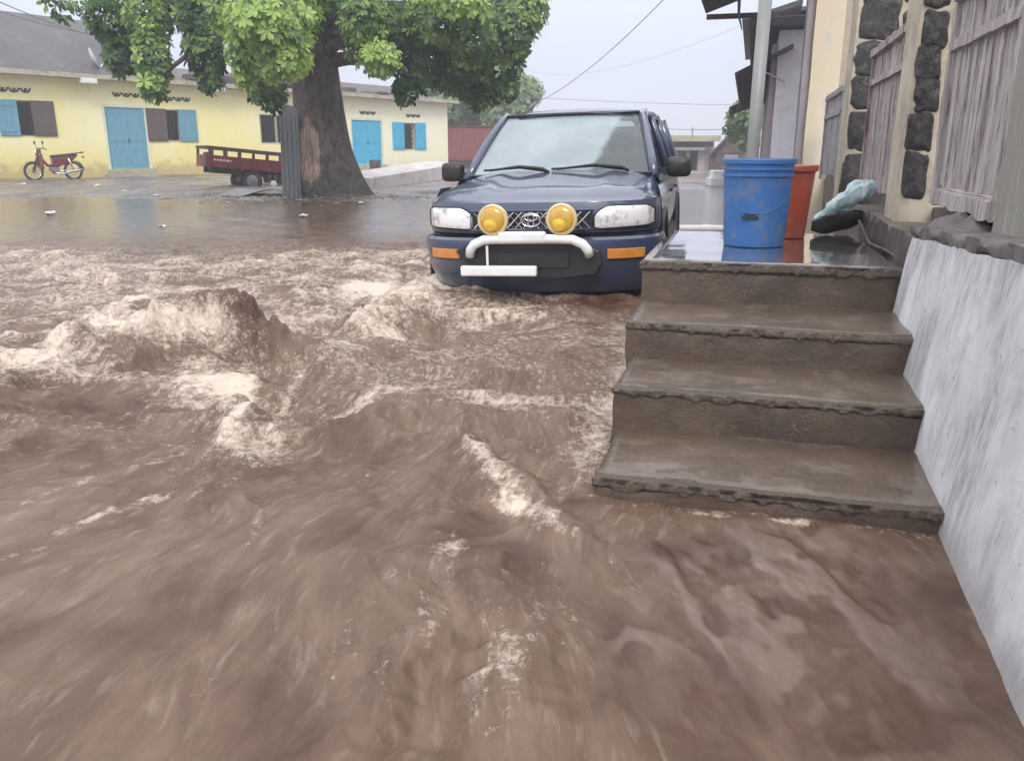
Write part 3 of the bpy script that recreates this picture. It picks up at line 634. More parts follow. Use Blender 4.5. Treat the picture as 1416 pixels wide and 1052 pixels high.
def pier(label, v0, v1, u0, u1, z0, z1, seed, stones, org=None, sf=.0):
    t = thing('stone_pier', label, 'pier', FS, ((v0+v1)/2, (u0+u1)/2, z0), group='dark stone piers with cream mortar')
    mb = MB(); mb.rough(v0, v1, u0, u1, z0, z1, .08, .006, 4, seed=seed); part('mortar_core', mb, M['mortar'], t, autos=55)
    r2 = random.Random(seed)
    for (a0, a1, b0, b1) in stones:                       # on the face toward the camera: v-range, z-range
        mb = MB(); c = Vector(((a0+a1)/2, u0, (b0+b1)/2)); sx_ = (a1-a0)/2; sz_ = (b1-b0)/2; P = []
        for j in range(9):
            row = []; q = math.pi/2*j/8; rr = math.sin(q)**.5; dd = math.cos(q)
            for i in range(25):
                w = 2*math.pi*i/24; cw = math.copysign(abs(math.cos(w))**.36, math.cos(w)); sw = math.copysign(abs(math.sin(w))**.36, math.sin(w))
                k = 1+.16*mn.noise(Vector((cw*1.6, sw*1.6, seed+a0*9+b0*5)))
                row.append(Vector((c.x+sx_*cw*rr*k, u0-.030*dd+.006+.022*mn.noise(Vector((cw*rr*2.5, sw*rr*2.5, b0*9))), c.z+sz_*sw*rr*k)))
            P.append(row)
        mb.grid(P); part('stone', mb, M['stone_dark'], t, smooth=True)
    return t
st = []
for y0, y1, k, w_ in ((-70, -8, 0, 0), (-3, 54, .02, .01), (62, 101, -.015, -.03), (108, 148, -.0, .02), (156, 207, .01, 0), (215, 285, -.02, .02)):
    z1_ = su(1200, y0, 7.28)[1]; z0_ = su(1200, y1, 7.28)[1]; st.append((.700+k*.6, .990+w_, z0_-.02, z1_+.02)); st.append((1.0+k*.5, 1.24, z0_-.07, z1_-.08))
pier('broad far pier of black stones in cream mortar left of the peeling railing', .695, 1.32, 7.28, 7.8, .4, 3.2, 5, st)
st = []
for y0, y1, k in ((-60, 8, .0), (20, 62, .01), (68, 107, -.005), (114, 150, .006), (160, 205, -.004), (212, 270, .0)):
    z1_ = su(1280, y0, 4.55)[1]; z0_ = su(1280, y1, 4.55)[1]; st.append((.712+k, .828+k, z0_-.018, z1_+.018))
pier('narrow near pier with one column of black stones between the two plank railings', .708, 1.2, 4.55, 4.94, .5, 3.0, 6, st)
# cream pillar and wall
t = thing('cream_pillar', 'tall cream plastered pillar rising behind the red bucket', 'pillar', FS, (1.1, 11.2, 0))
vA, _ = su(1112, 200, 11.0); vB, _ = su(1152, 200, 11.0)
m = MB(); m.rough(vA, vB, 11.0, 11.6, -.1, 4.3, .12, .006, 3, seed=41); part('shaft', m, M['cream'], t, autos=55)
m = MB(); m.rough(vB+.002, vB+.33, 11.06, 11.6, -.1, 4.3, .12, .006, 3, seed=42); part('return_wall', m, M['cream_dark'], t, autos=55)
m = MB(); m.rough(vA-.09, vA-.003, 11.1, 11.6, -.1, 4.3, .12, .004, 3, seed=43); part('side_strip', m, M['grey_plaster'], t, autos=55)
# veranda back wall and white far houses on the right
t = thing('white_house', 'narrow white plastered house front beyond the cream pillar', 'house', FS, (1.2, 14, 0))
v0_, _ = su(1068, 150, 13.0); v1_, _ = su(1101, 150, 13.0)
m = MB(); m.rough(v0_+.02, 4.2, 13.0, 17, -.1, su(1080, 42, 13.0)[1], .4, .01, 2, seed=44); part('wall', m, M['white_plaster'], t, autos=55)
m = MB(); m.rough(v0_-.06, v0_+.015, 13.03, 16.9, -.1, su(1080, 60, 13.0)[1], .4, .01, 2, seed=45); part('corner_strip', m, M['grey_plaster'], t, autos=55)
m = MB(); zt = su(1080, 40, 13)[1]; m.box(v0_-.4, 4.3, 12.7, 17.1, zt, zt+.12); part('eave', m, M['awning'], t, bevel=.01)
t = thing('grey_house', 'grey purple plastered house with dark awnings behind the white house', 'house', FS, (1.4, 21, -.1))
v2_, _ = su(1062, 120, 18.8)
m = MB(); m.rough(v2_, 5.4, 18.8, 27, -.2, su(1070, 22, 18.8)[1], .6, .01, 2, seed=46); part('wall', m, M['grey_plaster'], t, autos=55)
m = MB(); zt = su(1070, 22, 18.8)[1]; m.prism([(v2_-.6, 18.5, zt-.1), (5.6, 18.5, zt+.6), (5.6, 18.5, zt+.67), (v2_-.6, 18.5, zt-.03)], (0, 1, 0), 8); part('roof', m, M['awning'], t)
m = MB(); m.box(v2_-.02, v2_-.002, 19.8, 20.8, .1, 2.2); part('door', m, M['brown_wall'], t)
def corrsheet(mb, p00, p10, p11, p01, n, amp, along=0):
    """thick corrugated sheet between four corners"""
    p00, p10, p11, p01 = map(Vector, (p00, p10, p11, p01)); nn = (p10-p00).cross(p01-p00).normalized()
    for s_ in (0, .004):
        P = []
        for i in range(2):
            a = p00.lerp(p01, i); b = p10.lerp(p11, i)
            P.append([a.lerp(b, j/(n*4))+nn*(amp*math.sin(j*math.pi/2)+s_) for j in range(n*4+1)])
        mb.grid(P)
    return mb
t = thing('awning', 'large dark corrugated awning hanging over the street from the grey house', 'awning', FS, (0, 11, 2), group='dark awnings')
a = su(1018, 100, 12.5); b = su(1086, 66, 12.5); c = su(1024, 147, 20.2); d = su(1072, 132, 20.2)
m = MB(); corrsheet(m, (a[0], 12.5, a[1]), (c[0], 20.2, c[1]), (d[0]+.3, 20.2, d[1]+.1), (b[0]+.1, 12.5, b[1]+.05), 26, .02); part('sheet', m, M['awning'], t, smooth=True)
m = MB(); e0 = su(1058, 100, 12.6); e1 = su(1085, 114, 12.6); m.tube([(e0[0], 12.6, e0[1]), (e1[0], 12.6, e1[1])], .012, 6); part('strut', m, M['grey_pole'], t)
m = MB(); m.tube([(a[0], 12.5, a[1]-.02), (c[0], 20.2, c[1]-.02)], .02, 6); part('edge_rail', m, M['awning'], t)
t = thing('awning', 'small dark awning tip lower and farther than the large one', 'awning', FS, (-.1, 17, 2), group='dark awnings')
a = su(1010, 148, 20.8); b = su(1050, 130, 20.8)
m = MB(); corrsheet(m, (a[0], 20.8, a[1]), (a[0], 24, a[1]-.02), (b[0]+.3, 24, b[1]), (b[0], 20.8, b[1]), 12, .02); part('sheet', m, M['awning'], t, smooth=True)
m = MB(); m.box(a[0]-.02, a[0]+.03, 20.7, 24, a[1]-.17, a[1]+.0); part('fascia', m, M['awning'], t)
t = thing('awning', 'narrow upright dark sheet high on the grey house beside the pole', 'awning', FS, (0, 12, 2.4), group='dark awnings')
a = su(1037, 78, 15.6); b = su(1046, 24, 15.6); c = su(1075, 8, 15.6)
m = MB(); m.box(a[0], a[0]+.13, 15.6, 18.4, a[1], b[1]); part('sheet', m, M['awning'], t, bevel=.01)
m = MB(); m.hexa([(a[0], 15.6, b[1]-.06), (c[0]+.4, 15.6, c[1]+.0), (c[0]+.4, 18.2, c[1]), (a[0], 18.2, b[1]-.06)], [(a[0], 15.6, b[1]+.03), (c[0]+.4, 15.6, c[1]+.09), (c[0]+.4, 18.2, c[1]+.09), (a[0], 18.2, b[1]+.03)]); part('canopy', m, M['awning'], t)
# near roof edge at the top
a = su(976, 19, 14.0); b = su(1080, -22, 14.0)
t = thing('corrugated_roof', 'dark corrugated roof edge jutting over the street at the top of the picture', 'roof', FS, (0, 9, 2.9))
m = MB(); corrsheet(m, (a[0], 9.4, a[1]), (a[0], 14.0, a[1]), (b[0], 14.0, b[1]), (b[0], 9.4, b[1]), 24, .018); part('sheet', m, M['awning'], t, smooth=True)
m = MB(); m.box(a[0]+.02, b[0], 13.88, 13.95, a[1]-.10, a[1]-.03, Matrix.Identity(4)); part('batten', m, M['brown_rail'], t)
h0 = su(1022, 0, 13.5); h1 = su(1026, 42, 13.5)
m = MB(); m.tube([(h0[0], 13.5, h0[1]+.1), (h0[0]+.01, 13.5, (h0[1]+h1[1])/2), (h1[0], 13.5, h1[1])], [.03, .022, .008], 6)
solo('hanging_strap', m, M['awning'], 'thin dark strip dangling from the corrugated roof edge', 'strap', FS, (h0[0], 13.5, h0[1]))
# pole
a = su(1040, 218, 6.2); b = su(1062, -40, 6.2)
t = thing('metal_pole', 'slim grey metal pole standing behind the blue bucket', 'pole', FS, (a[0], 6.2, .3))
m = MB(); m.tube([(a[0]-.03, 6.2, -.2), (a[0], 6.2, a[1]), (b[0], 6.2, b[1])], .044, 18); part('shaft', m, M['grey_pole'], t, smooth=True)
m = MB(); m.tube([(a[0]-.03, 6.2, .02), (a[0]-.028, 6.2, .10)], .07, 18); part('collar', m, M['grey_pole'], t, autos=40)

# ------------------------------------------------------------ BUCKETS, BAG, PIPE
bx, by = .036, 4.55
t = thing('blue_bucket', 'large blue plastic bucket with ribs under its rim on the wet landing', 'bucket', FS, (bx, by, LZ))
MT = Matrix.Translation((bx, by, LZ+.001)) @ Matrix.Scale(1.177, 4)
prof = [(.124, .0), (.128, .004), (.134, .10), (.139, .20), (.143, .290), (.144, .296), (.1535, .298), (.1535, .304), (.1455, .307), (.1460, .322), (.155, .324), (.155, .330), (.1465, .333), (.1475, .347), (.157, .350), (.158, .366), (.155, .370), (.150, .370), (.148, .364), (.140, .20), (.130, .02)]
m = MB(); m.lathe(prof, 64, MT); part('body', m, M['bucket_blue'], t, autos=35)
m = MB(); m.lathe([(.129, .018), (.0, .02)], 48, MT, capb=False); part('inner_base', m, M['bucket_blue'], t)
m = MB(); yy = by-.1645; z_ = LZ+.001; m.box(bx-.068, bx+.015, yy-.008, yy+.008, z_+.146, z_+.159); m.box(bx-.058, bx+.007, yy-.005, yy+.008, z_+.166, z_+.170); part('handle_grip', m, M['black_plastic'], t, bevel=.003)
m = MB(); m.tube([(bx+.186*math.cos(q), by-.190*math.sin(q), z_+.37-.195*math.sin(q)) for q in [math.pi*i/24 for i in range(5, 20)]], .0018, 6); part('bail', m, M['bucket_blue'], t, smooth=True)
bx2, by2 = .205, 5.02
t = thing('red_bucket', 'smaller orange red bucket with a flared rim behind the blue one', 'bucket', FS, (bx2, by2, LZ))
m = MB(); m.lathe([(.085, 0), (.089, .004), (.112, .29), (.124, .296), (.126, .318), (.121, .322), (.116, .318), (.108, .28), (.086, .02)], 48, Matrix.Translation((bx2, by2, LZ+.001)) @ Matrix.Scale(1.235, 4)); part('body', m, M['bucket_red'], t, autos=35)
m = MB(); m.lathe([(.085, .018), (0, .02)], 32, Matrix.Translation((bx2, by2, LZ+.001)) @ Matrix.Scale(1.235, 4), capb=False); part('inner_base', m, M['bucket_red'], t)
def bag():
    a = su(1125, 303, 5.2); b = su(1209, 256, 5.4)
    A = Vector((a[0], 5.14, a[1])); B = Vector((b[0], 5.4, b[1]))
    t = thing('plastic_bag', 'crumpled teal and white plastic sheet slumped against the kerb beside the red bucket', 'bag', FS, ((A.x+B.x)/2, 5.27, LZ))
    m = MB(); P = []
    nI, nJ = 40, 36
    for i in range(nI+1):
        s_ = i/nI; c = A.lerp(B, s_); c.z += .016*math.sin(math.pi*s_); w = .060*(math.sin(math.pi*min(1, .06+s_*.90))**.6)*(.40+.85*s_)
        row = []
        for j in range(nJ+1):
            q = 2*math.pi*j/nJ; p = c+Vector((-.45*w*math.cos(q), w*1.2*math.sin(q), w*math.cos(q)))
            p += mn.noise_vector(p*13)*.020+mn.noise_vector(p*34)*.012; row.append(p)
        P.append(row)
    m.grid(P); part('sheet', m, M['bag'], t, autos=28)
    m = MB(); P = []
    for i in range(25):
        s_ = i/24; c = Vector((a[0]-.01, 5.17, LZ+.05)).lerp(Vector((b[0]-.02, 5.46, LZ+.09)), s_); w = .060*(math.sin(math.pi*(.04+s_*.92))**.4)
        P.append([c+Vector((0, w*math.sin(q), w*math.cos(q)*.9))+mn.noise_vector(c*13+Vector((q, 0, 0)))*.012 for q in [2*math.pi*j/20 for j in range(21)]])
    m.grid(P); solo('rag_bundle', m, M['dark_cloth'], 'dark wet bundle of rags under the teal plastic sheet', 'rags', FS, ((A.x+B.x)/2, 5.3, LZ), smooth=True)
bag()
m = MB(); hs_ = [su(px, py, uu) for px, py, uu in ((1190, 300, 3.9), (1213, 320, 3.7), (1210, 340, 3.5), (1232, 330, 3.3), (1244, 344, 3.1))]
m.tube([(.61, 5.15, LZ+.09), (.64, 5.0, LZ+.012), (.62, 4.7, LZ+.009), (.655, 4.4, LZ+.009), (.67, 4.05, LZ+.009)], .008, 8)
solo('thin_hose', m, M['kerb'], 'thin brown hose lying along the kerb on the landing', 'hose', FS, (.6, 4.6, LZ), smooth=True)
p0 = gz(938, 316, .05); p1 = gz(1010, 316, .05)
m = MB(); m.tube([(p0[0]-.1, p0[1], .05), (p1[0]+.8, p1[1]-.1, .05)], .045, 16)
t = thing('white_pipe', 'white plastic pipe lying across the wet street beyond the landing', 'pipe', I4, (p0[0], p0[1], 0))
part('tube', m, M['pvc'], t, smooth=True); q = p0[0]+.45*(p1[0]-p0[0]); m = MB(); m.tube([(q, p0[1]-.01, .05), (q+.10, p0[1]-.015, .05)], .052, 16); part('coupling', m, M['pvc'], t, autos=40)

# ------------------------------------------------------------ YELLOW HOUSE
LX = -9.0; RX = hp(619, 180)[0]; EZ = 3.35
print('house', RX, hp(300, 119), hp(0, 97), hp(625, 141), hp(619, 232), hp(175, 147), hp(175, 232))
EZ = hp(100, 109)[1]
H = thing('yellow_house', 'long single storey yellow house with blue doors and shutters across the flooded yard', 'house', FH, (RX/2, 0, 0))
def rng_(p0, p1, y0, y1):
    u0, a = hp(p0, y1); u1, b = hp(p1, y0); _, z1 = hp((p0+p1)/2, y0); _, z0 = hp((p0+p1)/2, y1); return u0, u1, z0, z1
wins = [(22, 47, 141, 186), (228, 249, 153, 194), (362, 402, 160, 197), (558, 574, 171, 206)]
doors = [(153, 199, 148, 232), (489, 527, 166, 240)]
holes = [rng_(a, b, c, d) for a, b, c, d in wins]+[(rng_(a, b, c, d)[0], rng_(a, b, c, d)[1], .30, rng_(a, b, c, d)[3]) for a, b, c, d in doors]
m = MB(); us = sorted(set([LX, RX]+[h[0] for h in holes]+[h[1] for h in holes]))
for a, b in zip(us[:-1], us[1:]):
    mid = (a+b)/2; hh = [h for h in holes if h[0] < mid < h[1]]
    if hh: h_ = hh[0]; m.box(a, b, 0, .25, -.3, h_[2]); m.box(a, b, 0, .25, h_[3], EZ)
    else: m.box(a, b, 0, .25, -.3, EZ)
m.box(RX-.25, RX, .25, 7, -.3, EZ); m.box(LX, LX+.25, .25, 7, -.3, EZ); m.box(LX, RX, 7, 7.25, -.3, EZ)
part('wall', m, M['yellow_wall'], H)
m = MB(); m.box(LX+.26, RX-.26, 2.5, 2.55, -.2, EZ-.1); m.box(LX+.26, RX-.26, .26, 2.5, -.05, .0); part('room_wall', m, M['room'], H)
def shutter(u0, u1, z0, z1, mt, parent):
    m = MB(); m.box(u0, u1, -.05, -.012, z0, z1)
    n = max(2, int((u1-u0)/.12))
    for i in range(n): m.box(u0+(u1-u0)*(i+.06)/n, u0+(u1-u0)*(i+.94)/n, -.058, -.049, z0+.02, z1-.02)
    for zz in (z0+.12, z1-.2): m.box(u0+.02, u1-.02, -.072, -.057, zz, zz+.08)
    return part('shutter', m, mt, parent, bevel=.004)
shs = [[(0, 22, 'blue_paint'), (47, 73, 'brown_shutter')], [(205, 228, 'brown_shutter'), (249, 270, 'blue_paint')], [], [(543, 558, 'blue_bright'), (574, 588, 'blue_bright')]]
for k, (w, sh) in enumerate(zip(wins, shs)):
    u0, u1, z0, z1 = rng_(*w)
    m = MB(); m.box(u0-.04, u0, -.02, .12, z0-.04, z1+.04); m.box(u1, u1+.04, -.02, .12, z0-.04, z1+.04); m.box(u0, u1, -.02, .12, z1, z1+.04); m.box(u0, u1, -.02, .12, z0-.04, z0)
    if k == 2: m.box((u0+u1)/2-.03, (u0+u1)/2+.03, -.01, .09, z0, z1)
    W = part('window', m, M['eave'] if k != 0 else M['brown_shutter'], H)
    m = MB(); nb = max(3, int((u1-u0)/.13))
    for i in range(1, nb): m.tube([(u0+(u1-u0)*i/nb, .10, z0), (u0+(u1-u0)*i/nb, .10, z1)], .012, 5)
    for i in range(1, 5): m.tube([(u0, .115, z0+(z1-z0)*i/5), (u1, .115, z0+(z1-z0)*i/5)], .010, 5)
    part('grille', m, M['dark_metal'], W)
    for a, b, mt in sh:
        s0, s1, _, _ = rng_(a, b, w[2], w[3]); shutter(s0+.01, s1-.01, z0-.05, z1+.05, M[mt], W)
for k, d in enumerate(doors):
    u0, u1, z0, z1 = rng_(*d); z0 = .30; bm_ = M['blue_paint'] if k == 0 else M['blue_bright']
    m = MB(); m.box(u0+.03, u1-.03, .03, .08, z0, z1-.03); md = (u0+u1)/2
    for (a, b) in ((u0+.10, md-.06), (md+.06, u1-.10)):
        for (c, d_) in ((z0+.15, z0+.85), (z0+.98, z1-.18)): m.box(a, b, .018, .032, c, d_)
    D = part('door', m, bm_, H, bevel=.006)
    m = MB(); m.box(md+.03, md+.06, -.02, .02, z0+.95, z0+1.10); part('handle', m, M['dark_metal'], D)
    m = MB(); m.box(u0-.07, u0+.028, -.015, .10, z0, z1+.07); m.box(u1-.028, u1+.07, -.015, .10, z0, z1+.07); m.box(u0+.028, u1-.028, -.015, .10, z1-.028, z1+.07); part('door_frame', m, M['pale_frame'], D)
    m = MB(); m.box(u0-.25, u1+.25, -.45, -.002, -.1, .14); m.box(u0-.1, u1+.1, -.25, -.003, .142, .29); part('doorstep', m, M['eave'], H, bevel=.01)
for cx, cy in ((19, 124), (174, 131), (246, 137), (381, 149), (508, 156), (571, 160)):   # breathing slots: three small arches each
    u, z = hp(cx, cy); m = MB()
    for i in (-1, 0, 1):
        cu = u+i*.36
        pts = [(cu+.15*math.cos(q), -.012, z+.06-.13*math.sin(q)) for q in [math.pi*j/10 for j in range(11)]]
        m.tube(pts, .030, 6); m.tube([(cu, -.012, z+.05), (cu, -.012, z-.03)], .05, 6)
    part('vent', m, M['vent'], H, smooth=True)
m = MB(); m.rough(LX-.3, RX+.42, -.55, .0, EZ, EZ+.15, .4, .012, 1.5, seed=2); m.box(RX, RX+.42, 0, 7.4, EZ, EZ+.14); part('eave', m, M['eave'], H)
u_s = hp(232, 80)[0]
zr = hp(0, 33)[1]
m = MB()
m.add([(LX-.3, -.50, EZ+.152), (u_s, -.50, EZ+.152), (u_s, 3.2, 5.75), (LX-.3, 3.2, 5.75), (LX-.3, 7.4, EZ+.15), (u_s, 7.4, EZ+.15)], [(0, 1, 2, 3), (3, 2, 5, 4), (0, 3, 4), (1, 5, 2)])
RF = part('roof', m, M['roof_grey'], H, label='tall dark grey roof over the left half')
m = MB(); m.add([(u_s+.01, -.45, EZ+.153), (RX-1.0, -.45, EZ+.153), (RX-1.0, 3.2, EZ+.95), (u_s+.01, 3.2, EZ+.95), (u_s+.01, 7.2, EZ+.15), (RX-1.0, 7.2, EZ+.15)], [(0, 1, 2, 3), (3, 2, 5, 4), (0, 3, 4), (1, 5, 2)])
part('roof', m, M['roof_rust'], H, label='low rusty brown roof over the right half')
rr_ = random.Random(8)
for i in range(22):
    m = MB(); u = u_s+.5+rr_.random()*(RX-2.5-u_s); m.box(u, u+rr_.uniform(.3, 1.2), -.40+rr_.random()*.6, .3, EZ+.20+rr_.random()*.1, EZ+.26+rr_.random()*.25, Matrix.Translation((0, 0, 0))); part('loose_roofing', m, M['roof_rust'] if i % 3 else M['dark_metal'], H)
for cx, cy, s_ in ((121, 113, .28), (302, 122, .22)):
    u, z = hp(cx, cy, -.45); m = MB(); m.box(u-s_, u+s_, -.60, -.40, EZ-.16, EZ-.004); part('junction_box', m, M['white_box'], H, bevel=.02)
# dish
u, z = hp(140, 95, -.1)
t = thing('satellite_dish', 'small white satellite dish seen edge on above the eave of the yellow house', 'dish', FH, (u, .1, EZ+.2))
m = MB(); pr = [(.02+.55*i/8, .16*(i/8)**2) for i in range(9)]
MM = Matrix.Translation((u-.24, .0, EZ+.72)) @ Vector((.80, -.42, .40)).to_track_quat('Z', 'Y').to_matrix().to_4x4() @ Matrix.Scale(.62, 4)
m.lathe(pr, 32, MM); m.lathe([(a, b-.03) for a, b in pr], 32, MM); part('reflector', m, M['white_box'], t, smooth=True)
m = MB(); m.tube([(u-.25, .1, EZ+.3), (u-.16, .1, EZ+.75)], .03, 8); part('mast', m, M['steel'], t)
m = MB(); m.tube([(u-.10, .0, EZ+.38), (u+.42, -.1, EZ+.72), (u+.62, -.1, EZ+1.05)], .035, 8); part('feed_arm', m, M['white_box'], t, smooth=True)
# ------------------------------------------------------------ MOTORCYCLE
def motorcycle():
    u0, _ = hp(47, 240, -1.3); FM = FH @ Matrix.Translation((u0, -1.3, .02)) @ Matrix.Rotation(R(-4), 4, 'Z')
    t = thing('motorcycle', 'small dark red step through motorcycle parked in front of the yellow house', 'motorcycle', FM, (0, 0, 0))
    RX90 = Matrix.Rotation(R(90), 4, 'X')
    for x in (0, 1.25):
        MW = Matrix.Translation((x, 0, .30)) @ RX90
        m = MB(); m.lathe([(.045, -.05), (.045, .05)], 12, MW, capt=True)
        for k in range(8): q = math.pi*k/4+.2; m.tube([(x+.04*math.cos(q), 0, .30+.04*math.sin(q)), (x+.25*math.cos(q), 0, .30+.25*math.sin(q))], .008, 5)
        W = part('wheel', m, M['steel'], t)
        m = MB(); m.torus(.27, .042, MW, 28, 8); part('tyre', m, M['rubber'], W, smooth=True)
        m = MB(); m.torus(.238, .018, MW, 28, 6); part('rim', m, M['chrome'], W, smooth=True)
    m = MB()
    for s_ in (-.07, .07): m.tube([(0, s_, .30), (.20, s_, .78), (.24, s_*.8, .90)], .024, 8)
    part('fork', m, M['dark_metal'], t, smooth=True)
    m = MB(); P = [[Vector((.0+.34*math.cos(q), w, .30+.34*math.sin(q))) for w in (-.06, -.035, .035, .06)] for q in [math.pi*(.12+.62*i/12) for i in range(13)]]; m.grid(P); part('front_fender', m, M['red_bike'], t, smooth=True)
    m = MB(); m.hexa([(.16, -.10, .40), (.30, -.17, .36), (.30, .17, .36), (.16, .10, .40)], [(.20, -.09, .86), (.30, -.13, .84), (.30, .13, .84), (.20, .09, .86)]); part('leg_shield', m, M['red_bike'], t, bevel=.03)
    m = MB(); m.hexa([(.12, -.08, .80), (.28, -.09, .80), (.28, .09, .80), (.12, .08, .80)], [(.16, -.07, .98), (.30, -.08, 1.0), (.30, .08, 1.0), (.16, .07, .98)]); HC = part('headlamp_cowl', m, M['red_bike'], t, bevel=.03)
    m = MB(); m.lathe([(.07, 0), (.05, .03)], 16, Matrix.Translation((.135, 0, .90)) @ Matrix.Rotation(R(-90), 4, 'Y'), capt=True); part('headlight', m, M['headlens'], HC)
    m = MB(); m.tube([(.36, -.34, .98), (.27, -.18, 1.02), (.27, .18, 1.02), (.36, .34, .98)], .015, 8); HB = part('handlebar', m, M['black_plastic'], t, smooth=True)
    for s_ in (-1, 1):
        m = MB(); m.tube([(.30, s_*.25, 1.0), (.27, s_*.30, 1.18)], .008, 6); m.lathe([(.055, -.01), (.055, .01)], 14, Matrix.Translation((.27, s_*.31, 1.20)) @ Matrix.Rotation(R(90), 4, 'Y'), capt=True); part('mirror', m, M['black_plastic'], HB)
    m = MB(); m.tube([(.28, 0, .72), (.45, 0, .48), (.75, 0, .45), (1.05, 0, .62)], [.04, .05, .06, .05], 10); part('frame', m, M['red_bike'], t, smooth=True)
    m = MB(); m.hexa([(.62, -.10, .44), (1.10, -.09, .50), (1.10, .09, .50), (.62, .10, .44)], [(.60, -.12, .70), (1.45, -.09, .80), (1.45, .09, .80), (.60, .12, .70)]); part('side_panel', m, M['red_bike'], t, bevel=.03)
    m = MB(); m.hexa([(.58, -.12, .705), (1.42, -.11, .80), (1.42, .11, .80), (.58, .12, .705)], [(.60, -.11, .80), (1.40, -.10, .88), (1.40, .10, .88), (.60, .11, .80)]); part('seat', m, M['black_plastic'], t, bevel=.035)
    m = MB(); m.box(1.36, 1.62, -.10, .10, .86, .875); m.tube([(1.3, -.11, .84), (1.62, -.11, .90), (1.64, .11, .90), (1.3, .11, .84)], .012, 6); part('rack', m, M['dark_metal'], t)
    m = MB(); m.lathe([(.10, -.11), (.12, -.06), (.12, .06), (.10, .11)], 18, Matrix.Translation((.68, 0, .32)) @ RX90, capt=True); m.box(.50, .70, -.06, .06, .30, .42); part('engine', m, M['steel'], t, autos=40)
    m = MB(); m.tube([(.62, -.12, .24), (.85, -.14, .20), (1.10, -.14, .28), (1.50, -.14, .34)], [.018, .025, .045, .045], 10); part('exhaust', m, M['chrome'], t, smooth=True)
    m = MB(); P = [[Vector((1.25+.34*math.cos(q), w, .30+.34*math.sin(q))) for w in (-.07, -.04, .04, .07)] for q in [math.pi*(.0+.6*i/12) for i in range(13)]]; m.grid(P); part('rear_fender', m, M['black_plastic'], t, smooth=True)
    m = MB(); m.tube([(1.25, -.08, .30), (1.10, -.09, .70)], .03, 8); m.tube([(.75, -.07, .30), (1.25, -.07, .30)], .02, 8); part('shock_absorber', m, M['chrome'], t, smooth=True)
    m = MB(); m.box(1.60, 1.66, -.04, .04, .70, .78); part('tail_light', m, M['amber'], t, bevel=.008)
motorcycle()
# ------------------------------------------------------------ CARGO TRICYCLE
def trike():
    x0, y0 = gz(288, 257, 0); s = 22.6/y0; x0 *= s; y0 *= s
    d = math.atan2(HD.y, HD.x)
    FT = Matrix.Translation((x0, y0, .02)) @ Matrix.Rotation(d-.35, 4, 'Z') @ Matrix.Rotation(R(5.5), 4, 'Y')
    t = thing('cargo_tricycle', 'maroon cargo tricycle bed with slatted sides parked left of the big tree', 'tricycle', FT, (1.2, .6, 0))
    Lb = 2.75; Wb = 1.25; z0 = .55; z1 = 1.02
    m = MB(); m.box(0, Lb, 0, .04, z0, z1-.16); m.box(0, Lb, Wb-.04, Wb, z0, z1-.16); m.box(0, .04, .04, Wb-.04, z0, z1-.16); m.box(Lb-.04, Lb, .04, Wb-.04, z0, z1-.16); m.box(.04, Lb-.04, .04, Wb-.04, z0, z0+.04)
    for i in range(7): m.box(.1+i*.40, .14+i*.40, -.02, -.001, z0, z1-.17)
    B = part('cargo_bed', m, M['red_paint'], t, bevel=.006)
    m = MB()
    for y in (0, Wb-.05):
        m.box(-.02, Lb+.02, y-.01, y+.05, z1, z1+.07)
        for i in range(8): m.box(i*(Lb-.07)/7, i*(Lb-.07)/7+.07, y, y+.04, z1-.158, z1-.002)
    m.box(-.03, .02, .052, Wb-.062, z1, z1+.07)
    part('slatted_rail', m, M['brown_rail'], B, bevel=.006)
    m = MB()
    for i, (a, w) in enumerate([(.12, .07), (.21, .05), (.28, .08), (.38, .05), (.45, .08), (.55, .04), (2.25, .06), (2.33, .09), (2.45, .05)]): m.box(a, a+w, -.026, -.021, z0+.17+(i % 2)*.004, z0+.215)
    part('white_lettering', m, M['mark_white'], B)
    m = MB(); m.box(-.06, -.005, .02, .30, z0+.0, z1-.1); part('tailgate_lamp', m, M['brown_rail'], B)
    RX90 = Matrix.Rotation(R(90), 4, 'X')
    for y in (.10, Wb-.12):
        MW = Matrix.Translation((1.18, y, .27)) @ RX90
        m = MB(); m.lathe([(.05, -.09), (.15, -.05), (.16, .05), (.05, .08)], 20, MW, capt=True); W = part('wheel', m, M['steel'], t, autos=35)
        m = MB(); m.torus(.22, .068, MW, 30, 10); part('tyre', m, M['rubber'], W, smooth=True)
    m = MB(); P = [[Vector((1.18+.36*math.cos(q), w, .27+.36*math.sin(q))) for w in (-.03, .22)] for q in [math.pi*i/14 for i in range(15)]]; m.grid(P)
    part('mudguard', m, M['red_paint'], t, smooth=True)
    m = MB(); m.box(.1, Lb+.2, .35, .42, .40, .55); m.box(.1, Lb+.2, Wb-.42, Wb-.35, .40, .55); m.box(1.14, 1.22, .1, Wb-.1, .22, .30)
    for i in range(4): m.box(1.6+i*.17, 1.70+i*.17, .05, .35, .25+.03*(i % 2), .50)
    part('chassis', m, M['dark_metal'], t, bevel=.01)
    for x in (1.75, 2.12):
        m = MB(); m.lathe([(.09, 0), (.085, .05), (.03, .06)], 16, Matrix.Translation((x, .04, .24)) @ RX90, capt=True); part('hub_cover', m, M['white_box'], t, autos=40)
    m = MB(); m.tube([(Lb, .6, .45), (Lb+.8, .6, .5), (Lb+1.1, .6, .9)], .04, 8); m.tube([(Lb+1.1, .2, 1.0), (Lb+1.1, 1.0, 1.0)], .02, 8); part('front_frame', m, M['red_paint'], t)
trike()
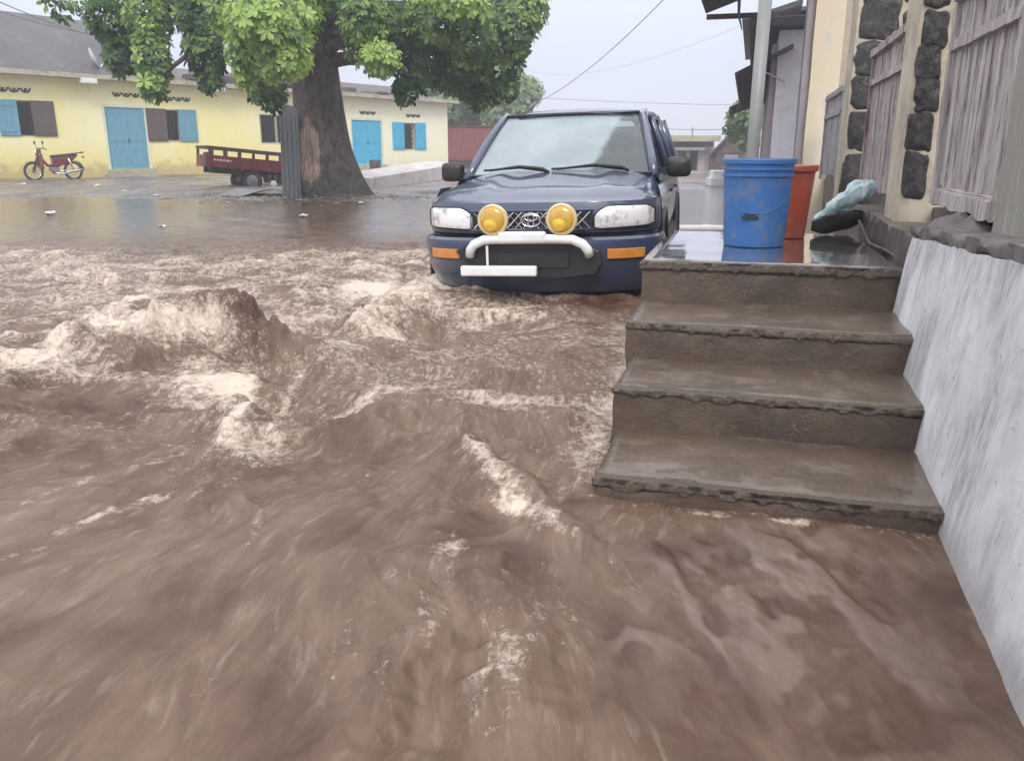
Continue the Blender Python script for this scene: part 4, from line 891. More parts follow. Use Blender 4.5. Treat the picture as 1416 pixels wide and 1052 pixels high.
# ------------------------------------------------------------ BIG TREE
TX, TY = -3.83, 18.0
def foliage(name, clusters, parent, m, ll=(.17, .26), wf=.42, leaves=(6, 9), origin=(0, 0, 0)):
    """clusters: (centre, outward dir, tint).  One mesh of leaf-shaped faces"""
    V = []; F = []; T = []
    tmpl = np.array([(0, 0, 0), (-.20, .30, .02), (0, .30, 0), (.20, .30, .02), (-.5, .66, .05), (0, .66, 0), (.5, .66, .05), (-.3, .88, .03), (0, .90, 0), (.3, .88, .03), (0, 1.0, 0)])
    fc = [(0, 2, 1), (0, 3, 2), (1, 2, 5, 4), (2, 3, 6, 5), (4, 5, 8, 7), (5, 6, 9, 8), (7, 8, 10), (8, 9, 10)]
    k = 0
    for c, d, tint in clusters:
        c = np.array(c); d = np.array(d); d = d/np.linalg.norm(d)
        a = np.cross(d, rng.randn(3)); a /= np.linalg.norm(a); b = np.cross(d, a)
        n = rng.randint(*leaves); l0 = rng.uniform(*ll)
        for i in range(n):
            q = 2*np.pi*i/n+rng.rand()*.6; sp = rng.uniform(.15, .75)
            dr = (a*np.cos(q)+b*np.sin(q))+d*sp; dr[2] -= .35; dr /= np.linalg.norm(dr)
            up = d-dr*np.dot(d, dr); up /= (np.linalg.norm(up)+1e-6); sd = np.cross(dr, up)
            l = l0*rng.uniform(.8, 1.15); w = l*wf
            tt = tmpl.copy(); tt[:, 2] -= .22*tt[:, 1]**2*rng.uniform(.2, 1.4)
            p = c+tt[:, 0:1]*w*sd+tt[:, 1:2]*l*dr+tt[:, 2:3]*l*up
            V.append(p); F += [tuple(x+k for x in f) for f in fc]; k += 11; T.append(np.full(11, np.clip(tint+rng.randn()*.10, 0, 1)))
    V = np.concatenate(V)-np.array(origin); me = bpy.data.meshes.new(name); me.from_pydata(V.tolist(), [], F)
    a = me.attributes.new('tint', 'FLOAT', 'POINT'); a.data.foreach_set('value', np.concatenate(T).astype(np.float32))
    me.materials.append(m); me.polygons.foreach_set('use_smooth', [True]*len(me.polygons))
    o = bpy.data.objects.new(name, me); C.objects.link(o)
    if parent: o.parent = parent
    ORG[o.name] = Vector(origin); return o
def blob(c, r, n, tint, spread=.16):
    out = []
    for i in range(n):
        v = rng.randn(3); v /= np.linalg.norm(v); rad = rng.uniform(.35, 1.0)**.5
        if v[1] > .3 and rng.rand() < .4: v[1] *= -1
        p = np.array(c)+v*np.array(r)*rad*(1+.18*mn.noise(Vector(v*2.1)))
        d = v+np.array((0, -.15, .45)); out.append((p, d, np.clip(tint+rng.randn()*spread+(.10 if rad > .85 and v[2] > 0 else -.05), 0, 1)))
    return out
T = thing('big_tree', 'large leafy shade tree with thick flaring trunk in the flooded yard', 'tree', I4, (TX, TY, 0))
def trunk():
    m = MB(); P = []; n = 96
    zs = [-.3, -.1, .0, .1, .22, .38, .6, .85, 1.1, 1.4, 1.7, 2.0, 2.3, 2.6, 2.9, 3.2, 3.6, 4.0, 4.8, 5.8]
    for z in zs:
        tt = max(0, z)/2.6
        rx = (.46-.05*max(0, z-2.4))+.36*math.exp(-max(z, 0)/.75); off = -.03-.12*min(tt, 1.4)-.04
        row = []
        for k in range(n+1):
            q = 2*math.pi*k/n
            fl = 1+(.16*math.exp(-max(z, 0)/.5)*(.5+.5*math.sin(5*q+1.0)))+.045*mn.noise(Vector((math.cos(q)*3.2, math.sin(q)*3.2, z*.8)))+.07*abs(mn.noise(Vector((math.cos(q)*8, math.sin(q)*8, z*.9))))+.03*mn.noise(Vector((math.cos(q)*20, math.sin(q)*20, z*4)))
            # hollow cleft
            cl_ = math.exp(-((q-4.40)/.10)**2)*math.exp(-((z-.85)/.38)**2)*.16+math.exp(-((q-4.16)/.30)**2)*math.exp(-((z-.8)/.6)**2)*.03
            cx = off+(.10*math.exp(-max(z, 0)/.9) if math.cos(q) > 0 else 0)*math.cos(q)
            r_ = rx*fl-cl_
            row.append(Vector((TX+cx+r_*math.cos(q), TY+r_*math.sin(q)*.9, z)))
        P.append(row)
    m.grid(P); return m
tr_ = part('trunk', trunk(), M['bark'], T, smooth=True, sub=1)
BL = [  # px, py centre, depth, radii, count, tint (leaf variation; lit front clusters painted brighter)
 (160, 25, 16.5, (.45, .8, .50), 90, .15), (172, 75, 16.3, (.30, .5, .35), 45, .2), (205, 20, 16, (.40, .6, .6), 80, .5), (210, 75, 15.5, (.28, .4, .62), 75, .55), (212, 115, 15.4, (.20, .3, .28), 24, .55),
 (280, 20, 16.5, (.45, .7, .55), 100, .12), (285, 70, 16.2, (.36, .5, .52), 85, .08), (292, 112, 16.1, (.20, .3, .22), 18, .1), (325, 15, 15, (.45, .6, .5), 65, .5),
 (365, 30, 13.6, (.55, .5, .48), 100, .88), (385, 75, 13.8, (.50, .4, .36), 75, .92), (345, 95, 14.2, (.26, .3, .28), 28, .7), (372, 128, 15.2, (.30, .3, .28), 34, .18), (352, 60, 14, (.4, .4, .45), 50, .7),
 (412, 25, 14.2, (.34, .5, .45), 60, .8), (408, 88, 14.6, (.20, .3, .2), 20, .85), (465, -14, 16, (.6, .6, .3), 50, .45),
 (505, 25, 15.2, (.42, .5, .45), 60, .5), (525, 80, 15.0, (.34, .4, .26), 34, .85), (500, 60, 15.6, (.3, .4, .3), 34, .35), (545, 40, 16.4, (.5, .6, .55), 85, .22),
 (585, 80, 16.8, (.55, .6, .55), 100, .15), (562, 125, 16.6, (.22, .3, .26), 24, .12), (600, 25, 16.0, (.55, .6, .5), 85, .5), (630, 100, 17.2, (.55, .6, .48), 90, .2),
 (650, 45, 16.4, (.6, .7, .6), 110, .42), (690, 80, 17.2, (.52, .6, .5), 85, .30), (665, 128, 17.6, (.45, .5, .3), 50, .25), (710, 35, 16.8, (.45, .6, .6), 80, .40), (735, 10, 16.8, (.30, .5, .5), 45, .38), (700, 118, 17.4, (.28, .4, .25), 26, .3), (640, 5, 15.4, (.5, .5, .35), 50, .75)]
cl_ = []; ends = []
for px, py, Y, r_, n, ti in BL:
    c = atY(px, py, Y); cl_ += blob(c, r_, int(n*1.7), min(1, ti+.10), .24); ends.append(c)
for i in range(46):                                   # crown above the frame
    a = rng.rand()*2*math.pi; rr = rng.uniform(.5, 4.6); z = rng.uniform(4.6, 8.0)-rr*.25
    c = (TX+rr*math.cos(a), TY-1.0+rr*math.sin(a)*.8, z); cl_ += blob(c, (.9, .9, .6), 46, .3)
    if i < 14: ends.append(Vector(c))
for i in range(12):
    a = rng.uniform(.3, 2.8); c = (TX+rng.uniform(3, 4.2)*math.cos(a), TY+1+rng.uniform(2, 3)*math.sin(a), rng.uniform(3.6, 4.6)); cl_ += blob(c, (.8, .8, .5), 40, .2)
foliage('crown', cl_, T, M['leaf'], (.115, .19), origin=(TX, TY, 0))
for i, e in enumerate(ends):
    if i % 2 == 1 and i < 32: continue
    s = Vector((TX-.1, TY, 2.7+(i % 5)*.3)); md = s.lerp(Vector(e), .5)+Vector((0, 0, .5 if e[2] < 4 else .2)); pts = []
    for k in range(7):
        tt = k/6; p = s*(1-tt)**2+md*2*tt*(1-tt)+Vector(e)*tt*tt; pts.append(p+mn.noise_vector(p*1.3)*.06)
    m = MB(); m.tube(pts, [.17-.145*(k/6)**.7 for k in range(7)], 8); part('limb', m, M['bark'], T, smooth=True)
# leaning sheet, lying sheet
p = gz(405, 266, 0); yy = 17.5; px_ = yy/p[1]
m = MB(); W = .37; Hh = 1.88
P = []
prof = [(x/8) for x in range(9)]
mb = MB(); out = [(-W/2, 0), (W/2, 0), (W/2, Hh-.16)]+[(W/2*math.cos(q), Hh-.16+.16*math.sin(q)) for q in [math.pi*i/8 for i in range(1, 8)]]+[(-W/2, Hh-.16)]
cx = atY(404, 266, 17.2).x
mb.prism([(cx+a, 17.15+b*.10, b-.03) for a, b in out], (0, 1, 0), .05)
for i in range(4): mb.box(cx-.15+i*.09, cx-.13+i*.09, 17.13, 17.16, .03, 1.65, Matrix.Translation((0, 17.15, 0)) @ Matrix.Rotation(-math.atan(.10), 4, 'X') @ Matrix.Translation((0, -17.15, 0)))
solo('leaning_board', mb, M['sheet_grey'], 'tall dark grey board with rounded top leaning upright against the tree trunk', 'board', I4, (cx, 17.15, 0), bevel=.006)
a = atY(300, 266, 18.6); b = atY(425, 272, 17.0)
P = []
for i in range(31):
    s_ = i/30; row = []
    for j in range(9):
        w = j/8; x = a.x+(b.x-a.x)*s_; y = 17.6+(1-s_)*1.0+w*1.3; z = .03+.17*math.sin(math.pi*min(1, max(0, (s_-.25)/.75)))**1.2*(1-.35*w)+.10*(1-s_)*w+.008*math.sin(j*2.6)
        row.append(Vector((x, y, z)))
    P.append(row)
m = MB(); m.grid(P); m.grid([[p+Vector((0, .004, -.012)) for p in r_] for r_ in P])
solo('roofing_sheet', m, M['sheet_light'], 'bent grey metal sheet lying arched on the mud in front of the tricycle', 'metal sheet', I4, (a.x, 18, 0), smooth=True)
# long pale low wall right of the tree
A0 = Vector((*gz(512, 263), 0)); B0 = Vector((*gz(634, 248), 0)); dd = (B0-A0).normalized(); nn = Vector((-dd.y, dd.x, 0))
m = MB(); h0, h1 = .30, .52
m.hexa([A0, B0, B0+nn*.9, A0+nn*.9], [A0+Vector((0, 0, h0)), B0+Vector((0, 0, h1)), B0+nn*.9+Vector((0, 0, h1+.12)), A0+nn*.9+Vector((0, 0, h0+.10))])
lw = solo('low_wall', m, M['pale_wall'], 'long low pale concrete wall on the ground between the tree trunk and the car', 'wall', I4, tuple(A0), bevel=.02)
u, z = hp(519, 236, -2.2)
m = MB(); m.lathe([(.22, 0), (.25, .05), (.26, .5), (.24, .55)], 20, FH @ Matrix.Translation((u, -2.2, 0)), capt=True)
solo('dark_drum', m, M['dark_metal'], 'dark drum just right of the tree trunk in front of the blue door', 'drum', I4, (0, 0, 0), autos=40)
# pink fence and background greenery
def fence():
    a = Vector((atY(612, 200, 47).x, 47, 0)); b = Vector((3.0, 49, 0)); t = thing('red_fence', 'dull red corrugated metal fence beyond the end of the yellow house', 'fence', I4, tuple(a))
    n = 60; P = []
    for z in (.45, 2.15):
        P.append([a.lerp(b, j/(n*4))+Vector((0, .04*math.sin(j*math.pi/2), z)) for j in range(n*4+1)])
    m = MB(); m.grid(P); part('panel', m, M['fence_red'], t, smooth=True)
    m = MB(); m.box(a.x, b.x, 46.9, 47.4, -.2, .47); part('base', m, M['fence_base'], t)
    m = MB(); m.tube([a+Vector((0, 0, 2.2)), b+Vector((0, 0, 2.2))], .06, 6); part('top_rail', m, M['fence_base'], t)
fence()
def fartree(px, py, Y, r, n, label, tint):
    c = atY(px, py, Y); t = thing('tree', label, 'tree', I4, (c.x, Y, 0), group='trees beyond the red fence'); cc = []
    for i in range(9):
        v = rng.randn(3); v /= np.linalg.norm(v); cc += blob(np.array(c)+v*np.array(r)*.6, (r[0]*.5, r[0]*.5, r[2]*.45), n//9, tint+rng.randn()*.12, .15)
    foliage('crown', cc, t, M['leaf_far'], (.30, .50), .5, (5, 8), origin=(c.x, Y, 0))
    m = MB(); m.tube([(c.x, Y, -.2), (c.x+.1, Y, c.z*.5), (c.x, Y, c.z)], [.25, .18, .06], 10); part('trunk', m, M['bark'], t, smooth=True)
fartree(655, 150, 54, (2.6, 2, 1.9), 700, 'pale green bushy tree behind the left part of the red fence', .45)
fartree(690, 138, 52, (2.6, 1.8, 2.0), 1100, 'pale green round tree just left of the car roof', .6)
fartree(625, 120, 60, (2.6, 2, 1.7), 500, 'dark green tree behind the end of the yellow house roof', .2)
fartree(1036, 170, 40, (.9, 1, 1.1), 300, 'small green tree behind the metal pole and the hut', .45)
# ------------------------------------------------------------ FAR BUILDINGS DOWN THE STREET
def far():
    Y = 52.0; gzv = -1.4
    def bx(mb, x0, y0, x1, y1, d0=0, d1=6, Yf=Y):
        a = atY(x0, y0, Yf); b = atY(x1, y1, Yf); return mb.box(a.x, b.x, Yf+d0, Yf+d1, b.z, a.z)
    t = thing('concrete_building', 'low beige concrete building with a flat roof and dark open bays far down the street', 'building', I4, (9.5, Y, gzv))
    m = MB(); bx(m, 860, 204, 920, 262); bx(m, 966, 204, 972, 262, 0, .4); bx(m, 920, 236, 966, 262, .05, 5.9); bx(m, 972, 204, 1000, 262, .6, 5); bx(m, 920, 204, 966, 236, 3.5, 5.9)
    for x in (934, 950): bx(m, x, 206, x+3, 236, .0, .3)
    part('wall', m, M['beige_wall'], t)
    m = MB(); bx(m, 880, 188, 990, 196, -1.2, 6.2); part('roof', m, M['eave'], t)
    m = MB(); bx(m, 880, 196.3, 986, 203.7, -.2, 6.1)
    part('frieze', m, M['brown_wall'], t)
    m = MB(); bx(m, 918, 204.2, 972, 208, -.5, -.22); part('beam', m, M['white_box'], t)
    for x in (888, 925, 962):
        m = MB(); bx(m, x, 176, x+1.0, 187.8, 1, 1.1); part('rebar', m, M['steel'], t)
    Y2 = 44.0; t = thing('gabled_hut', 'dark brown wooden hut with a steep tin gable at the end of the street', 'hut', I4, (12, Y2, -1))
    m = MB(); a = atY(987, 212, Y2); b = atY(1034, 255, Y2); m.box(a.x+.1, b.x, Y2, Y2+1.5, b.z, a.z); part('wall', m, M['brown_wall'], t)
    l = atY(978, 214, Y2); r_ = atY(1044, 200, Y2); p_ = atY(1012, 178, Y2)
    m = MB(); m.prism([(l.x, Y2-.4, l.z), (p_.x, Y2-.4, p_.z), (r_.x, Y2-.4, r_.z), (r_.x, Y2-.4, r_.z-.15), (p_.x, Y2-.4, p_.z-.16), (l.x, Y2-.4, l.z-.12)], (.27, .96, 0), 4); part('roof', m, M['brown_roof'], t)
    m = MB(); m.prism([(l.x+.3, Y2-.05, a.z), (r_.x-.3, Y2-.05, a.z), (p_.x, Y2-.05, p_.z-.2)], (0, 1, 0), .1); part('gable', m, M['brown_wall'], t)
    m = MB(); q = atY(1001, 214, Y2); w = atY(1017, 255, Y2); m.box(q.x, w.x, Y2-.08, Y2-.01, w.z, q.z); part('door', m, M['grey_plaster'], t)
    Y3 = 24.5; t = thing('white_boxes', 'small stack of white boxes at the roadside left of the blue bucket', 'boxes', I4, (5.5, Y3, 0))
    m = MB(); a = atY(983, 246, Y3); b = atY(1012, 263, Y3); m.box(a.x, b.x, Y3, Y3+.6, -.25, a.z); part('lower_box', m, M['white_box'], t, bevel=.02)
    m = MB(); c = atY(987, 236, Y3); m.box(c.x, b.x-.1, Y3+.05, Y3+.55, a.z+.003, c.z); part('upper_box', m, M['white_box'], t, bevel=.02)
    # low roadside wall filling the far street edge
    m = MB(); Yw = 43; a = atY(935, 232, Yw); b = atY(1005, 262, Yw); m.rough(a.x, b.x+3, Yw, Yw+.4, -2.2, atY(950, 238, Yw).z, .6, .05, .7, seed=3)
    solo('roadside_wall', m, M['beige_wall'], 'low crumbling beige roadside wall in front of the concrete building', 'wall', I4, (a.x, Yw, -2), autos=55)
far()
# wires
def wire(p0, p1, sag, r, label):
    m = MB(); p0 = Vector(p0); p1 = Vector(p1); m.tube([p0.lerp(p1, k/16)+Vector((0, 0, -sag*4*(k/16)*(1-k/16))) for k in range(17)], r, 5)
    solo('overhead_wire', m, M['cable'], label, 'wire', I4, tuple(p0), group='overhead wires')
wire(atY(722, 150, 40), atY(960, -45, 22), .5, .012, 'thick wire slanting up from the trees across the sky above the car')
wire(atY(700, 133, 50), atY(1060, 146, 50), .1, .012, 'long level wire crossing the sky behind the car roof')
wire(atY(880, 176, 50), atY(1030, 178, 50), .1, .016, 'lowest level wire just over the flat concrete roof')
wire(atY(720, 95, 60), atY(1040, 30, 24), .8, .004, 'faint thin wire high over the street')
wire(atY(-60, -25, 24), atY(190, 60, 38), .3, .016, 'wire at the top left corner sloping down to the tree')
wire(atY(-60, -5, 24), atY(190, 50, 38), .3, .012, 'second thinner wire crossing the top left sky')
# litter
rr_ = random.Random(3)
for i, (px, py, s_, lab) in enumerate([(70, 296, .085, 'white rounded scrap floating nearest on the calm water at left'), (136, 258, .11, 'white crumpled scrap on the mud left of the blue door'), (31, 256, .11, 'pale scrap on the mud left of the motorcycle wheel'),
        (172, 265, .07, 'flat pale scrap on the mud below the door step'), (217, 271, .07, 'pinkish scrap on the mud right of the door step'), (462, 266, .06, 'tiny white scrap at the foot of the tree trunk'), (499, 281, .06, 'tiny white scrap right of the tree roots'), (420, 299, .07, 'pale scrap floating on the brown water below the tree'), (225, 314, .05, 'small flat pale scrap on the calm water')]):
    x, y = gz(px, py, .02); m = MB(); P = []
    for a in range(9):
        b = math.pi*(a/8-.5); P.append([Vector((x+s_*math.cos(q)*math.cos(b), y+s_*math.sin(q)*math.cos(b), .02+s_*.35*(.6+math.sin(b)*.6)))+mn.noise_vector(Vector((math.cos(q)*2, b*3, i+math.sin(q))))*s_*.5 for q in [2*math.pi*k/12 for k in range(13)]])
    m.grid(P); solo('litter_scrap', m, M['litter'], lab, 'litter', I4, (x, y, 0), group='white litter scraps', smooth=True)
# leaves and mud debris around the roots
db = MB()
for i in range(240):
    x = TX+rr_.gauss(-.3, 1.3); y = TY-1.0+rr_.gauss(0, .8); s_ = rr_.uniform(.03, .09); a = rr_.random()*6.3; z = .05+rr_.random()*.05
    db.add([(x+s_*math.cos(a), y+s_*math.sin(a), z), (x+.4*s_*math.cos(a+1.6), y+.4*s_*math.sin(a+1.6), z+.02), (x-s_*math.cos(a), y-s_*math.sin(a), z), (x+.4*s_*math.cos(a-1.6), y+.4*s_*math.sin(a-1.6), z+.015)], [(0, 1, 2, 3)])
o = part('fallen_leaves', db, M['mortar'], None, org=(TX, TY, 0)); setp(o, 'scattered fallen leaves on the mud around the tree roots', 'leaves', None, 'stuff')
#CARBEGIN
# ------------------------------------------------------------ THE CAR
def car():
    FC = Matrix.Translation((.155, 5.72, -.245)) @ Matrix.Rotation(-R(13.0), 4, 'Z') @ Matrix.Rotation(R(-1.6), 4, 'Y')
    t = thing('car', 'dark navy blue four wheel drive car standing in the flood with round yellow spot lamps', 'car', FC, (0, 0, 0))
    HW = .848
    def front(cx):                                        # plan curve of the nose, cx in 0..1 of half width
        return .46*(1-(1-min(abs(cx), 1)**3.0)**(1/2.4))
    LEN = 4.05
    # columns: nose, then side, then tail
    cols = [('n', c) for c in [i/14*.93 for i in range(15)]+[.955, .975, .99, 1.0]]+[('s', y) for y in (.6, .75, .9, 1.05, 1.25, 1.5, 1.8, 2.1, 2.4, 2.7, 2.95, 3.2, 3.45, 3.65)]+[('t', c) for c in (1., .985, .95, .88, .7, .45, .2, 0)]
    def P(col, z, d, sgn=1, w=1.0):
        k, c = col
        if k == 'n': return Vector((sgn*(HW-d*.45)*w*c, front(c)+d+.0, z))
        if k == 's': return Vector((sgn*((HW-d*.45)*w), c, z))
        return Vector((sgn*(HW-d*.45)*w*c, LEN-.28*(1-(1-c**3.0)**(1/2.6))-d*.4, z))
    def skin(rows, cols_, sgns=(1, -1)):
        m = MB()
        for s_ in sgns: m.grid([[P(c, z, d, s_) for c in cols_] for z, d in (rows if s_ == 1 else rows[::-1])])
        return m
    # wheel arches are cut from the side skin
    def arch(y, z):
        for yc in (.80, 3.22):
            if (y-yc)**2+(z-.36)**2 < .40**2: return True
        return False
    # bumper and lower skin
    m = MB()
    rowsB = [(.28, .10), (.33, .05), (.42, .0), (.52, -.035), (.60, -.045), (.650, -.040), (.668, -.02)]
    nose = [c for c in cols if c[0] == 'n']+[('s', .52)]
    B_ = part('front_bumper', skin(rowsB, nose), M['paint_navy'], t, autos=35)
    m = skin([(.668, -.02), (.675, .03), (.695, .045)], nose); part('bumper_groove', m, M['black_gloss'], B_, autos=35)
    # upper front band, sides and tail with arches
    rowsU = [(.695, .02), (.74, .012), (.80, .012), (.86, .022), (.90, .035)]
    body = skin(rowsU, nose)
    side = [c for c in cols if c[0] != 'n']; side = [('n', 1.0)]+side
    rowsS = [(.26, .10), (.30, .06), (.36, .05), (.42, .05), (.48, .048), (.54, .046), (.58, .044), (.62, .02), (.66, .008), (.70, .003), (.76, .0), (.82, .004), (.88, .018), (.94, .05), (.985, .085)]
    for s_ in (1, -1):
        G = [[P(c, z, d, s_) for c in side] for z, d in rowsS]; n = len(side)
        vs = [p for r_ in G for p in r_]; fs = []
        for i in range(len(rowsS)-1):
            for j in range(n-1):
                c0 = (vs[i*n+j]+vs[(i+1)*n+j+1])/2
                if side[j][0] == 's' and arch(c0.y, c0.z): continue
                if side[j] == ('n', 1.0) and c0.z < .69: continue
                f_ = (i*n+j, i*n+j+1, (i+1)*n+j+1, (i+1)*n+j); fs.append(f_ if s_ == 1 else f_[::-1])
        body.add(vs, fs)
    # wing tops: from the shoulder line inward to the bonnet edge
    def shoulder(y):                                      # half width of bonnet edge
        return .69+.055*min(1, y/1.0)
    E = [P(c, .90, .035) for c in nose]
    Es = [P(c, .985, .085) for c in side if c[0] == 's' and c[1] <= 1.1]
    # bonnet surface
    def hood_z(x, y):
        s_ = min(1, max(0, y/1.12)); base = .895+.185*(s_**.62)
        side_ = max(0, abs(x)-.50)/.30; z = base-.075*side_**2.2*(.35+.65*s_**.6)+.012*math.exp(-((abs(x)-.44)/.07)**2)*min(1, y*3)
        z += .010*math.exp(-(x/.25)**2); return z
    ys = [.0, .02, .05, .10, .18, .28, .40, .52, .66, .80, .94, 1.08, 1.16]
    for s_ in (1, -1):
        rows = []
        for i, yy in enumerate(ys):
            f_ = yy/1.16; row = []
            for k in range(21):
                q = k/20; xe = (HW-.035*.45-.02*f_)*q
                y0 = front(q)+.035; y = y0+(1.16-y0)*f_ if y0 < 1.16 else y0
                zz = hood_z(xe, y); ztop = .90
                w_ = min(1, f_*7); z = ztop*(1-w_)+zz*w_ if True else zz
                e_ = max(0, q-.90)/.10; z -= (e_**2)*.05*w_
                row.append(Vector((s_*xe, y, z)))
            rows.append(row)
        body.grid(rows if s_ == -1 else [r_[::-1] for r_ in rows])
    # tail panel top and waist
    body.grid([[P(c, z, d, 1) for c in cols if c[0] == 't'] for z, d in ((.985, .085), (1.05, .10))]); body.grid([[P(c, z, d, -1) for c in cols if c[0] == 't'] for z, d in ((1.05, .10), (.985, .085))])
    body.grid([[Vector((s_*w_, y, z)) for y in (.95, 1.3, 1.8, 2.4, 3.0, 3.65, 3.85)] for s_, w_, z in ((1, .812, .985), (1, .775, 1.035))]); body.grid([[Vector((s_*w_, y, z)) for y in (.95, 1.3, 1.8, 2.4, 3.0, 3.65, 3.85)] for s_, w_, z in ((-1, .775, 1.035), (-1, .812, .985))])
    # pillars and roof
    def gh(x, y, z): return Vector((x, y, z))
    WBx, WBy, WBz = .715, 1.10, 1.045; WTx, WTy, WTz = .560, 1.80, 1.505
    rf = []
    for i, (y, hw, z) in enumerate([(1.74, .52, 1.497), (1.80, .56, 1.527), (1.95, .585, 1.55), (2.3, .60, 1.572), (2.8, .605, 1.58), (3.4, .595, 1.57), (3.75, .57, 1.54), (3.86, .54, 1.505)]):
        rf.append([Vector((hw*1.06*q, y-.045*(1-q*q)*(1 if y < 2.2 else 0), z+.040*(1-q*q)-.085*max(0, abs(q)-.86)/.14*(1 if abs(q) > .86 else 0))) for q in [-1, -.97, -.93, -.88, -.6, -.3, 0, .3, .6, .88, .93, .97, 1]])
    body.grid([r_[::-1] for r_ in rf])
    part('body', body, M['paint_navy'], t, autos=38)
    for s_ in (1, -1):
        m = MB(); a = Vector((s_*(WBx+.035), WBy-.02, WBz-.02)); b = Vector((s_*(WTx+.045), WTy-.02, WTz+.0)); md = a.lerp(b, .5)+Vector((0, -.03, .03))
        m.tube([a, a.lerp(b, .25)+Vector((0, -.02, .02)), md, a.lerp(b, .75)+Vector((0, -.02, .022)), b, b+Vector((0, .12, .035))], [.038, .034, .032, .032, .034, .034], 10)
        part('windscreen_pillar', m, M['paint_navy'], t, smooth=True)
        m = MB(); m.tube([b+Vector((0, .06, .0)), Vector((s_*.635, 2.3, 1.525)), Vector((s_*.64, 2.9, 1.53)), Vector((s_*.625, 3.5, 1.515)), Vector((s_*.59, 3.84, 1.47))], .034, 8)
        for y, w_ in ((2.22, .05), (3.12, .05), (3.82, .09)):
            m.tube([(s_*.79, y+.02, 1.02), (s_*.72, y, 1.27), (s_*.635, y-.06, 1.515)], w_*.6, 8)
        part('roof_pillar', m, M['black_gloss'] if False else M['paint_navy'], t, smooth=True)
        m = MB(); gl = []
        for y0, y1 in ((1.22, 2.17), (2.27, 3.07), (3.17, 3.76)):
            fr = .42 if y0 < 1.3 else 0
            P4 = [Vector((s_*.775, y0, 1.035)), Vector((s_*.775, y1, 1.035)), Vector((s_*.628, y1-.05, 1.50)), Vector((s_*.628, y0+fr+(.1 if fr else -.05), 1.50))]
            if s_ == -1: P4 = P4[::-1]
            n_ = MB(); n_.add(P4+[p-Vector((s_*.008, 0, 0)) for p in P4], [(0, 1, 2, 3), (7, 6, 5, 4)]); part('side_window', n_, M['tinted'], t)
        # lower cladding and arch lips
        for yc in (.80, 3.22):
            m = MB(); m.grid([[Vector((s_*(HW+o), yc+r_*math.cos(q), .36+r_*math.sin(q))) for q in [math.pi*(i/20) for i in range(21)]] for r_, o in ((.385, -.04), (.395, .012), (.44, .016), (.455, .0))])
            part('arch_trim', m, M['black_plastic'], t, autos=35)
            MW = Matrix.Translation((s_*.74, yc, .34)) @ Matrix.Rotation(R(90), 4, 'Y')
            m = MB(); m.lathe([(.05, -.07), (.10, -.075 if False else -.05), (.19, .06*s_), (.21, .09*s_), (.215, -.09*s_)], 24, MW, capt=False)
            for k in range(5):
                q = 2*math.pi*k/5; m.box(-.03, .03, .04, .2, -.012, .012, MW @ Matrix.Translation((0, 0, .075*s_)) @ Matrix.Rotation(q, 4, 'Z'))
            W = part('wheel', m, M['steel'], t, autos=35)
            m = MB(); m.lathe([(.215, -.10), (.30, -.11), (.345, -.085), (.35, 0), (.345, .085), (.30, .11), (.215, .10)], 36, MW, capb=False); part('tyre', m, M['rubber'], W, autos=40)
        m = MB(); m.box(s_*.80 if s_ > 0 else -.862, .862 if s_ > 0 else s_*.80, 1.24, 2.80, .36, .56); part('sill_cladding', m, M['black_plastic'], t, bevel=.02)
        # mirrors
        m = MB(); c = Vector((s_*.925, 1.26, 1.09)); PP = []
        for i in range(13):
            b = math.pi*(i/12-.5); PP.append([c+Vector((.098*math.copysign(abs(math.cos(q))**.42, math.cos(q))*math.cos(b)**.5, .06*math.sin(b)*1.0, .078*math.copysign(abs(math.sin(q))**.5, math.sin(q))*math.cos(b)**.5)) for q in [2*math.pi*k/20 for k in range(21)]])
        m.grid(PP); m.box(min(s_*.76, s_*.90), max(s_*.76, s_*.90), 1.235, 1.30, 1.04, 1.085); part('wing_mirror', m, M['black_plastic'], t, autos=60)
        m = MB(); m.box(min(s_*.838, s_*.852), max(s_*.838, s_*.852), 1.95, 2.08, .87, .90); m.box(min(s_*.838, s_*.852), max(s_*.838, s_*.852), 2.85, 2.98, .87, .90); part('door_handle', m, M['black_plastic'], t, bevel=.004)
        # door shut lines as thin dark seams standing 2 mm proud
        # headlamp following the nose
        lo = .50; hi = .955
        qs = [lo+(hi-lo)*i/16 for i in range(17)]; m = MB(); rows = []
        for j in range(9):
            f_ = j/8; row = []
            for i, q in enumerate(qs):
                s2 = i/16
                zt = .872-.055*max(0, 1-s2/.28)**1.6-.02*max(0, (s2-.82)/.18)**2; zb = .722+.010*s2
                e = min(1, min(s2, 1-s2)*9)**.5; z = (zb+zt)/2+(zt-zb)*(f_-.5)*(.80+.20*e)
                pr = .016*math.sin(math.pi*min(1, max(0, f_)))**.5*e
                row.append(Vector((s_*(HW-.005)*q, front(q)+.010-pr-.010, z)))
            rows.append(row)
        m.grid(rows if s_ == 1 else [r_[::-1] for r_ in rows]); HL = part('headlight', m, M['headlens'], t, autos=60)
        m = MB(); pts = [rows[0][i] for i in range(17)]+[rows[j][16] for j in range(1, 9)]+[rows[8][i] for i in range(15, -1, -1)]+[rows[j][0] for j in range(7, 0, -1)]; pts.append(pts[0])
        m.tube([p+Vector((0, .004, 0)) for p in pts], .008, 6, caps=False); part('bezel', m, M['black_gloss'], HL, smooth=True)
        # indicator in the bumper
        m = MB(); rows = []
        for z in (.522, .527, .585, .590):
            rows.append([Vector((s_*(HW+.012)*q, front(q)-.045-(.014 if z in (.527, .585) else 0), z)) for q in [.60+.28*i/10 for i in range(11)]])
